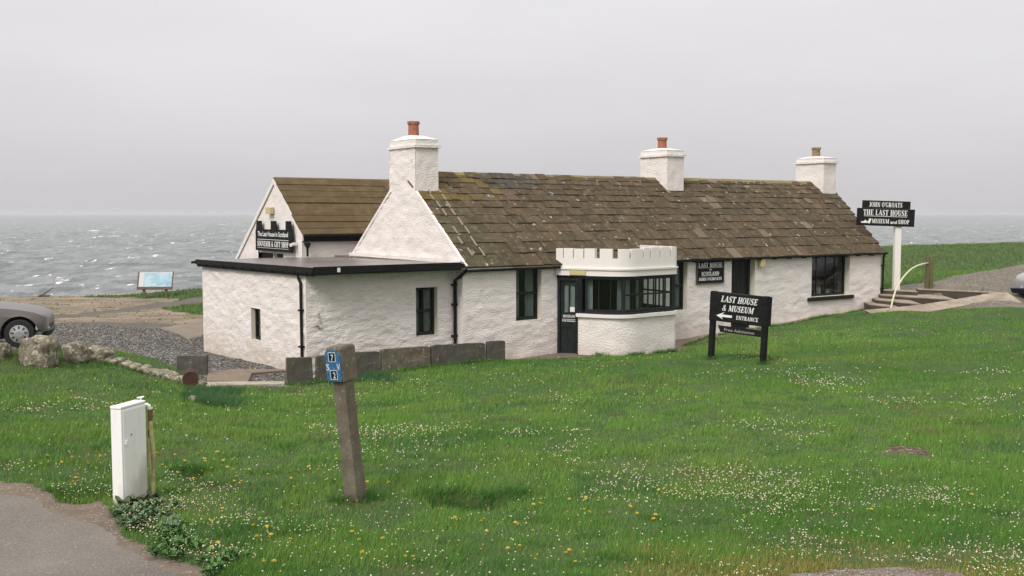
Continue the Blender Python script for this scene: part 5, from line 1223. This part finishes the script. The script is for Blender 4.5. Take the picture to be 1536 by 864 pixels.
# kerb and step between the low wall and the first flagstone
def strip(name, px_pts, h_up, mt, label=None, cat=None, kind=None, th=.12):
    P = [G(*p) for p in px_pts]; c = np.mean(P, 0); z = min(ground(*p) for p in P); zs_ = [ground(*p) + h_up for p in P]; n = len(P); mb = MB()
    vs_ = [(p[0] - c[0], p[1] - c[1], zz - h_up - th - z) for p, zz in zip(P, zs_)] + [(p[0] - c[0], p[1] - c[1], zz - z) for p, zz in zip(P, zs_)]
    a = sum(P[i][0] * P[(i + 1) % n][1] - P[(i + 1) % n][0] * P[i][1] for i in range(n)); idx = list(range(n)) if a > 0 else list(range(n))[::-1]
    mb.add(vs_, [tuple(n + i for i in idx), tuple(reversed(idx))] + [(idx[i], idx[(i + 1) % n], n + idx[(i + 1) % n], n + idx[i]) for i in range(n)])
    o = mb.build(name, mt, None, bevel=.008); o.location = (c[0], c[1], z); return tag(o, label, cat, kind=kind)
strip('kerb', [(309, 581), (427, 578), (427, 574), (309, 576.5)], .03, mat('pale_kerb', (.40, .36, .29), .9, col2=(.3, .26, .2), nscale=4), kind='structure')
strip('yard_step', [(310, 575.5), (372, 576), (378, 563), (427, 559), (427, 556), (350, 558), (312, 561)], .05, mat('step_concrete', (.22, .17, .12), .9, col2=(.17, .13, .1), nscale=5), kind='structure')

# ================================================================== STEPS AT THE RIGHT GABLE
SO = Vector((*at_h(1345, 455, 1.0)[:2], .84))
st = empty('steps', tuple(SO), 0, 'flight of dark concrete steps with pale treads beside the right gable', 'steps')
def step(pl_, pr_, h, ytoR, h_r=None, back=1.5, riser=.5, name='step'):
    a = at_h(*pl_, h); b = at_h(*pr_, h if h_r is None else h_r); hr = h if h_r is None else h_r
    bk = Vector((.15, 1, 0)) * back; mb = MB()
    a = Vector(a) - SO; b = Vector(b) - SO
    T0_ = [a, b, b + bk, a + bk]; th = .035
    lo = [Vector((p.x, p.y, p.z - riser)) for p in T0_]; mid = [Vector((p.x, p.y, p.z - th)) for p in T0_]
    mb.add([tuple(p) for p in lo + mid], [(0, 1, 5, 4), (1, 2, 6, 5), (2, 3, 7, 6), (3, 0, 4, 7), (4, 5, 6, 7)], 0)
    f = Vector((0, -.02, 0)); tp4 = [T0_[0] + f, T0_[1] + f, T0_[2], T0_[3]]; ml = [Vector((p.x, p.y, p.z - th + .001)) for p in tp4]
    mb.add([tuple(p) for p in ml + tp4], [(0, 1, 5, 4), (1, 2, 6, 5), (2, 3, 7, 6), (3, 0, 4, 7), (4, 5, 6, 7), (3, 2, 1, 0)], 1)
    return mb.build(name, [M_stepc, M_conc], st)
step((1304, 456.5), (1347, 460.5), .98, 0)
step((1314, 449), (1383, 456.5), 1.11, 0)
step((1322, 442.5), (1433, 449), 1.22, 0)
step((1318, 434.2), (1376.5, 437), 1.365, 0, riser=.9, back=.35)
step((1376.5, 433.2), (1494, 438.3), 1.405, 0, riser=.9, back=.25)
fe = [at_h(1296, 465, .87), at_h(1347, 460.5, .99), at_h(1383, 456.5, 1.12), at_h(1433, 449, 1.23), at_h(1494, 438.3, 1.41), at_h(1512, 439, 1.41)]
mb = MB(); n = len(fe); vs_ = []
for i, p in enumerate(fe):
    wd = (.30, .34, .40, .50, .8, .8)[i]; p = Vector(p) - SO; q = Vector((p.x + .10, p.y - wd, ground(p.x + .10 + SO.x, p.y - wd + SO.y) + .01 - SO.z)); vs_ += [tuple(p), tuple(q), (p.x, p.y, p.z - .6), (q.x, q.y, q.z - .5)]
fs_ = []
for i in range(n - 1):
    a, b = i * 4, i * 4 + 4; fs_ += [(a + 1, b + 1, b, a), (a, b, b + 2, a + 2), (a + 3, b + 3, b + 1, a + 1)]
mb.add(vs_, fs_); mb.build('kerb_wall', M_conc, st)
# hand rail and the two wooden posts
wpx, wpy = 14.52, 36.1
for k, (dx_, top_, lab) in enumerate(((0, 2.50, 'taller weathered post where the curved rail ends'), (.15, 2.40, 'shorter of the two adjoining wooden posts beyond the steps'))):
    gz = ground(wpx + dx_, wpy); mb = MB(); mb.box(-.062, .062, -.06, .06, -.3, top_ - gz); o = mb.build('wooden_post', M_woodg, None, bevel=.008); o.location = (wpx + dx_, wpy, gz); o.rotation_euler = (0, .02 * (1 - 2 * k), .1); tag(o, lab, 'post', 'wooden posts beyond the steps')
rp = [(1392, 394.5), (1384, 396), (1375, 399), (1367, 403.5), (1360, 410), (1354, 417), (1348, 427), (1343, 437), (1339, 450), (1336, 464)]
ds = np.linspace(36.05, 33.4, len(rp)); pts = [Vector(at_y(px, py, yv)) for (px, py), yv in zip(rp, ds)]
gzr = ground(pts[-1].x, pts[-1].y); o0 = Vector((pts[-1].x, pts[-1].y, gzr)); mb = MB(); mb.tube([p - o0 for p in pts] + [Vector((-.01, -.02, -.15))], .030, 10); o = mb.build('handrail', mat('rail_paint', (.52, .50, .33), .5), None, smooth=True); o.location = o0
tag(o, 'thin pale curved handrail arching from a wooden post down to the steps', 'handrail')

# ================================================================== INFORMATION BOARD
ib = empty('information_board', (-16.45, 47.5, ground(-16.45, 47.5)), R(4), 'low information board with a pale blue panel on two legs by the shore', 'notice board')
for x in (-.5, .5):
    mb = MB(); mb.box(x - .055, x + .055, -.05, .05, -.3, .52); mb.build('leg', M_wood, ib)
TI = Matrix.Translation((0, -.08, .42)) @ Matrix.Rotation(R(-22), 4, 'X')
mb = MB(); mb.box(-.80, .80, -.03, .03, -.02, .10, 0, TI); mb.box(-.80, -.74, -.02, .02, .10, .84, 0, TI); mb.box(.755, .80, -.02, .02, .10, .84, 0, TI); mb.build('frame', mat('board_frame', (.13, .09, .07), .8, col2=(.08, .06, .05), nscale=5), ib)
m = mat('map_panel', (.26, .42, .50), .6, col2=(.42, .52, .54), nscale=2.2, lo=.42, hi=.58, col3=(.20, .36, .42), n3scale=4, lo3=.55, hi3=.62)
mb = MB(); mb.box(-.738, .753, -.012, .012, .102, .82, 0, TI); mb.box(-.735, -.52, -.016, -.0125, .11, .81, 1, TI); mb.box(-.5, .70, -.016, -.0125, .76, .80, 1, TI); mb.box(-.3, .05, -.016, -.0125, .16, .25, 1, TI); mb.build('panel', [m, mat('panel_white', (.50, .50, .48), .6)], ib)
# driftwood on the shore edge
dx0, dy0 = G(66, 445); dw = MB(); dw.tube([(-.25, 0, .02), (0, .02, .12), (.28, .0, .32), (.42, .05, .42)], .05, 7, r2=.02); dw.tube([(-.3, .1, .03), (.35, -.1, .06)], .06, 7, r2=.03); o = dw.build('driftwood', M_wood, None); o.location = (dx0, dy0, ground(dx0, dy0)); tag(o, 'forked piece of driftwood on the edge of the sand above the sea', 'driftwood')

# leafy weeds at the foot of the cabinet
def weeds(name, pts, label, colr, size, cnt=26):
    V_ = []; C_ = []; F_ = []; k0 = 0
    for (x, y) in pts:
        z = ground(x, y)
        for _ in range(cnt):
            a = rng.uniform(0, 6.28); l = size * rng.uniform(.5, 1.2); el_ = rng.uniform(.15, 1.1); w_ = l * rng.uniform(.28, .42); bx = x + rng.normal(0, .03); by = y + rng.normal(0, .03)
            d = np.array([math.cos(a) * math.cos(el_), math.sin(a) * math.cos(el_), math.sin(el_)]); s_ = np.array([-math.sin(a), math.cos(a), 0]); b = np.array([bx, by, z + .01 + rng.uniform(0, .04)])
            up = np.array([0, 0, .12 * l]); pts_ = [b, b + d * l * .35 + s_ * w_ / 2 + up, b + d * l * .75 + s_ * w_ / 2.4, b + d * l - up, b + d * l * .75 - s_ * w_ / 2.4, b + d * l * .35 - s_ * w_ / 2 + up]
            V_ += pts_; c_ = np.array(colr) * rng.uniform(.6, 1.35); C_ += [c_] * 6; F_ += [[k0, k0 + 1, k0 + 2, k0 + 3], [k0, k0 + 3, k0 + 4, k0 + 5]]; k0 += 6
    o = npmesh(name, V_, F_, M_grass, cols=C_); return tag(o, label, 'weeds', kind='stuff')
pts = [G(rnd.uniform(178, 262), rnd.uniform(745, 802)) for _ in range(26)] + [G(rnd.uniform(168, 225), rnd.uniform(775, 800)) for _ in range(8)]
weeds('silverweed', pts, 'silvery green leafy weeds at the foot of the white cabinet', (.10, .155, .075), .085)
pts = [G(rnd.uniform(225, 300), rnd.uniform(800, 850)) for _ in range(16)] + [G(rnd.uniform(305, 360), rnd.uniform(835, 864)) for _ in range(8)]
weeds('broadleaf_weeds', pts, 'broad green leaves at the edge of the road', (.07, .14, .04), .075)
pts = [(cab.location.x + quad[0][0] + t_ * .05 + .06, cab.location.y + quad[0][1] + t_ * .04 - .05) for t_ in range(5)]
weeds('dock_leaves', pts, 'upright dark leaves against the front of the white cabinet', (.08, .10, .05), .15, 9)

# ================================================================== CARS
M_tyre = mat('tyre_rubber', (.018, .018, .018), .85); M_hub = mat('hubcap', (.45, .45, .45), .35, metal=.6)
M_trim = mat('dark_trim', (.02, .022, .025), .55); M_carglass = mat('car_glass', (.02, .025, .03), .08, spec=.6); M_lampg = mat('headlamp_glass', (.55, .56, .55), .15, spec=.6)
M_orange = mat('indicator', (.5, .18, .03), .3); M_arch = mat('wheel_arch', (.008, .008, .008), .95)
def car(name, label, paint, lower, loc, rz, zs=.50, FO=.72):
    """nose towards +x, origin on the ground under the front wheel"""
    root = empty(name, loc, rz, label, 'car', 'parked cars')
    # stations: x, sill z, belt z, top z (bonnet / boot), half width, tuck of the top edge
    st_ = [(.74, .36, .50, .58, .50, .06), (.70, .25, .52, .64, .66, .08), (.58, .22, .56, .70, .76, .09), (.38, .20, .60, .76, .80, .10), (0, .19, .65, .82, .82, .11), (-.40, .19, .69, .87, .83, .12), (-.75, .19, .72, .91, .83, .12),
           (-1.2, .19, .74, .92, .84, .12), (-2.0, .19, .75, .93, .84, .12), (-2.7, .19, .76, .94, .83, .12), (-3.1, .22, .77, .95, .82, .12), (-3.5, .28, .76, .92, .78, .12), (-3.62, .36, .7, .84, .70, .1)]
    st_ = [(x * (FO if x > 0 else 1), *q) for (x, *q) in st_]
    vs_ = []; fs_ = []; K_ = 14
    for (x, zs, zb, zt, hw, tk) in st_:
        ring = [(0, zs), (-hw * .85, zs), (-hw * .97, zs + .06), (-hw, (zs + zb) / 2), (-hw * .99, zb), (-hw + tk * .7, zt - .02), (-hw * .6, zt + .015), (0, zt + .03)]
        ring += [(-a, b) for a, b in reversed(ring[1:-1])]
        vs_ += [(x, a, b) for a, b in ring]
    for i in range(len(st_) - 1):
        for j in range(K_): fs_.append((i * K_ + j, i * K_ + (j + 1) % K_, (i + 1) * K_ + (j + 1) % K_, (i + 1) * K_ + j))
    fs_ += [tuple(reversed(range(K_))), tuple((len(st_) - 1) * K_ + j for j in range(K_))]
    me = bpy.data.meshes.new('body'); me.from_pydata(vs_, [], fs_); bm = bmesh.new(); bm.from_mesh(me); bmesh.ops.recalc_face_normals(bm, faces=bm.faces)
    bmesh.ops.bisect_plane(bm, geom=bm.verts[:] + bm.edges[:] + bm.faces[:], plane_co=(0, 0, zs), plane_no=(0, 0, 1)); bm.to_mesh(me); bm.free()
    tmp = bpy.data.objects.new('body', me); COL.objects.link(tmp); cutm = bpy.data.meshes.new('c'); bc = bmesh.new()
    for wx in (0, -2.55):
        for sy_ in (-1, 1): bmesh.ops.create_cone(bc, cap_ends=True, segments=32, radius1=.36, radius2=.36, depth=.5, matrix=Matrix.Translation((wx, sy_ * .80, .31)) @ Matrix.Rotation(R(90), 4, 'X'))
    bc.to_mesh(cutm); bc.free(); cutm.materials.append(M_arch); co = bpy.data.objects.new('c', cutm); COL.objects.link(co)
    bo = tmp.modifiers.new('b', 'BOOLEAN'); bo.operation = 'DIFFERENCE'; bo.object = co; bo.solver = 'EXACT'; bpy.context.view_layer.update()
    fin = bpy.data.meshes.new_from_object(tmp.evaluated_get(bpy.context.evaluated_depsgraph_get())); bpy.data.objects.remove(tmp); bpy.data.objects.remove(co)
    fin.name = 'body'; fin.materials.clear(); fin.materials.append(paint); fin.materials.append(lower); fin.materials.append(M_arch)
    for p in fin.polygons:
        c = p.center; inarch = any(math.hypot(c.x - wx, c.z - .31) < .375 for wx in (0, -2.55)) and .5 < abs(c.y) < .83 and (abs(p.normal.y) < .3 or abs(c.y) < .62)
        p.material_index = 2 if inarch else (1 if c.z < zs else 0); p.use_smooth = not inarch
    body = bpy.data.objects.new('body', fin); COL.objects.link(body); body.parent = root
    es = body.modifiers.new('e', 'EDGE_SPLIT'); es.split_angle = R(35)
    # cabin
    cab_ = MB(); cs = [(-.62, .88, .70, .89), (-1.30, 1.34, .56, .92), (-1.6, 1.38, .57, .93), (-2.3, 1.37, .57, .94), (-3.02, .95, .62, .94)]; vv = []
    for (x, zt, hw, zb) in cs: vv += [(x, -.72, zb - .02), (x, -hw, zt - .03), (x, -hw + .12, zt), (x, hw - .12, zt), (x, hw, zt - .03), (x, .72, zb - .02)]
    ff = [(5, 4, 3, 2, 1, 0), tuple(24 + j for j in range(6))]; mi_ = [0, 0]
    for i in range(4):
        for j in range(5): ff.append((i * 6 + j, i * 6 + j + 1, (i + 1) * 6 + j + 1, (i + 1) * 6 + j))
    cab_.add(vv, ff); cm = cab_.build('glasshouse', [M_carglass, paint], root)
    for p in cm.data.polygons:
        if p.normal.z > .85 or (abs(p.normal.z) > .95): p.material_index = 1
    pm = MB()
    for sy_ in (-1, 1):
        for (a, b) in (((-.66, sy_ * .735, .90), (-1.31, sy_ * .575, 1.335)), ((-1.95, sy_ * .735, .92), (-1.95, sy_ * .585, 1.35)), ((-2.98, sy_ * .715, .95), (-2.32, sy_ * .585, 1.35))): pm.tube([a, b], .032, 6)
    pm.build('pillars', paint, root)
    # wheels
    for wx in (0, -2.55):
        for sy_ in (-1, 1):
            TW = Matrix.Translation((wx, sy_ * .72, .30)) @ Matrix.Rotation(R(-90) * sy_, 4, 'X')
            mb = MB(); mb.lathe([(.17, -.09), (.27, -.09), (.298, -.07), (.30, 0), (.298, .07), (.275, .095), (.20, .10), (.19, .085)], 32, 0, TW); wh = mb.build('wheel', M_tyre, root, smooth=False)
            mb = MB(); mb.lathe([(.03, .118), (.06, .118), (.12, .108), (.185, .10), (.195, .085), (.19, .06)], 32, 0, TW)
            for k in range(9):
                q = 2 * math.pi * k / 9; mb.box(-.011, .011, .105, .165, .1085, .116, 1, TW @ Matrix.Rotation(q, 4, 'Z'))
            mb.build('hubcap', [M_hub, M_arch], wh)
    mb = MB(); 
    for sy_ in (-1, 1):
        pts_ = [(x, sy_ * (hw + .008), zs + .005) for (x, _, _, _, hw, _) in st_[2:-1] if abs(x) > .37 and abs(x + 2.55) > .40]
        a = [p for p in pts_ if p[0] > .3]; b = [p for p in pts_ if -2.2 < p[0] < -.35]; c = [p for p in pts_ if p[0] < -2.9]
        for g_ in (b, c):
            if len(g_) > 1: mb.tube(g_, .02, 6)
    mb.build('side_moulding', M_trim, root)
    mb = MB(); n = 14; ring = []
    for k in range(n + 1):
        q = -1.25 + 2.5 * k / n; ring.append((.50 + .27 * math.cos(q) ** .6 if abs(q) < 1.5 else .5, .80 * math.sin(q) / math.sin(1.25), 0))
    vs_ = []
    for (x, y_, _) in ring: x = x - .77 * (1 - FO); vs_ += [(x - .02, y_ * 1.0, .20), (x + .045, y_ * 1.02, .34), (x + .045, y_ * 1.02, zs - .03), (x + .0, y_ * .99, zs), (x - .12, y_ * .92, zs - .02), (x - .12, y_ * .92, .20)]
    ff = []
    for k in range(n):
        for j in range(6): ff.append((k * 6 + j, k * 6 + (j + 1) % 6, (k + 1) * 6 + (j + 1) % 6, (k + 1) * 6 + j))
    ff += [tuple(range(6)), tuple(n * 6 + j for j in reversed(range(6)))]
    mb.add(vs_, ff); mb.build('bumper', lower, root, smooth=True)
    for sy_ in (-1, 1):
        fo_ = .75 * (1 - FO) - .02; zl_ = zs - .50; mb = MB(); mb.add([(a_ - fo_, b_, c_ + zl_) for a_, b_, c_ in [(.60, sy_ * .74, .505), (.74, sy_ * .42, .505), (.715, sy_ * .42, .625), (.585, sy_ * .72, .645), (.50, sy_ * .72, .505), (.6, sy_ * .42, .505), (.6, sy_ * .42, .63), (.50, sy_ * .70, .645)]],
            [(0, 1, 2, 3), (0, 3, 7, 4), (1, 5, 6, 2), (3, 2, 6, 7), (0, 4, 5, 1)]); mb.build('headlight', M_lampg, root)
        mb = MB(); mb.add([(-.72, sy_ * .80, .90), (-.60, sy_ * .80, .90), (-.66, sy_ * .98, .92), (-.76, sy_ * .98, .92), (-.72, sy_ * .80, 1.0), (-.64, sy_ * .80, .99), (-.68, sy_ * .97, 1.02), (-.75, sy_ * .97, 1.02)], [(0, 1, 2, 3), (4, 5, 6, 7), (0, 1, 5, 4), (1, 2, 6, 5), (2, 3, 7, 6), (3, 0, 4, 7)]); mb.build('mirror', M_trim, root, bevel=.02)
    mb = MB(); mb.box(.70 * FO, .735 * FO + .01, -.36, .36, zs + .01, zs + .09); mb.build('grille', M_trim, root)
    return root
M_pt1 = mat('metallic_grey_paint', (.125, .108, .097), .28, metal=.3, spec=.5); M_pl1 = mat('dark_grey_lower', (.045, .047, .05), .4)
M_pt2 = mat('silver_paint', (.30, .30, .31), .28, metal=.3, spec=.5); M_pl2 = mat('navy_lower', (.02, .028, .045), .4)
cx_ = at_h(41, 521, 1.17); cz_ = ground(cx_[0], cx_[1] + .8)
car('parked_car', 'grey car parked at the left edge with its bonnet showing behind the boulders', M_pt1, M_pl1, (cx_[0] - .34, 21.7 + .68, cz_ + .06), R(17), zs=.54)
px2 = at_h(1520, 454, 1.15)
car('parked_car', 'silver car with dark bumper parked on the gravel at the right edge', M_pt2, M_pl2, (17.55, 33.6, ground(17.3, 33.3) + .02), R(215), zs=.70, FO=1.0).scale = (1.13, 1.13, 1.13)

# ================================================================== HAZE
mh = bpy.data.materials.new('haze_air'); mh.use_nodes = True; t = mh.node_tree; t.nodes.clear(); o = t.nodes.new('ShaderNodeOutputMaterial'); v_ = t.nodes.new('ShaderNodeVolumePrincipled')
v_.inputs['Color'].default_value = (.76, .76, .79, 1); v_.inputs['Density'].default_value = .00026; v_.inputs['Anisotropy'].default_value = .2; t.links.new(v_.outputs[0], o.inputs['Volume'])
mb = MB(); mb.box(-15500, 15500, -60, 9300, SEA - 3.5, 8.5); hz_ = mb.build('haze', mh); tag(hz_, 'thin sea mist over the water', 'haze', kind='stuff')
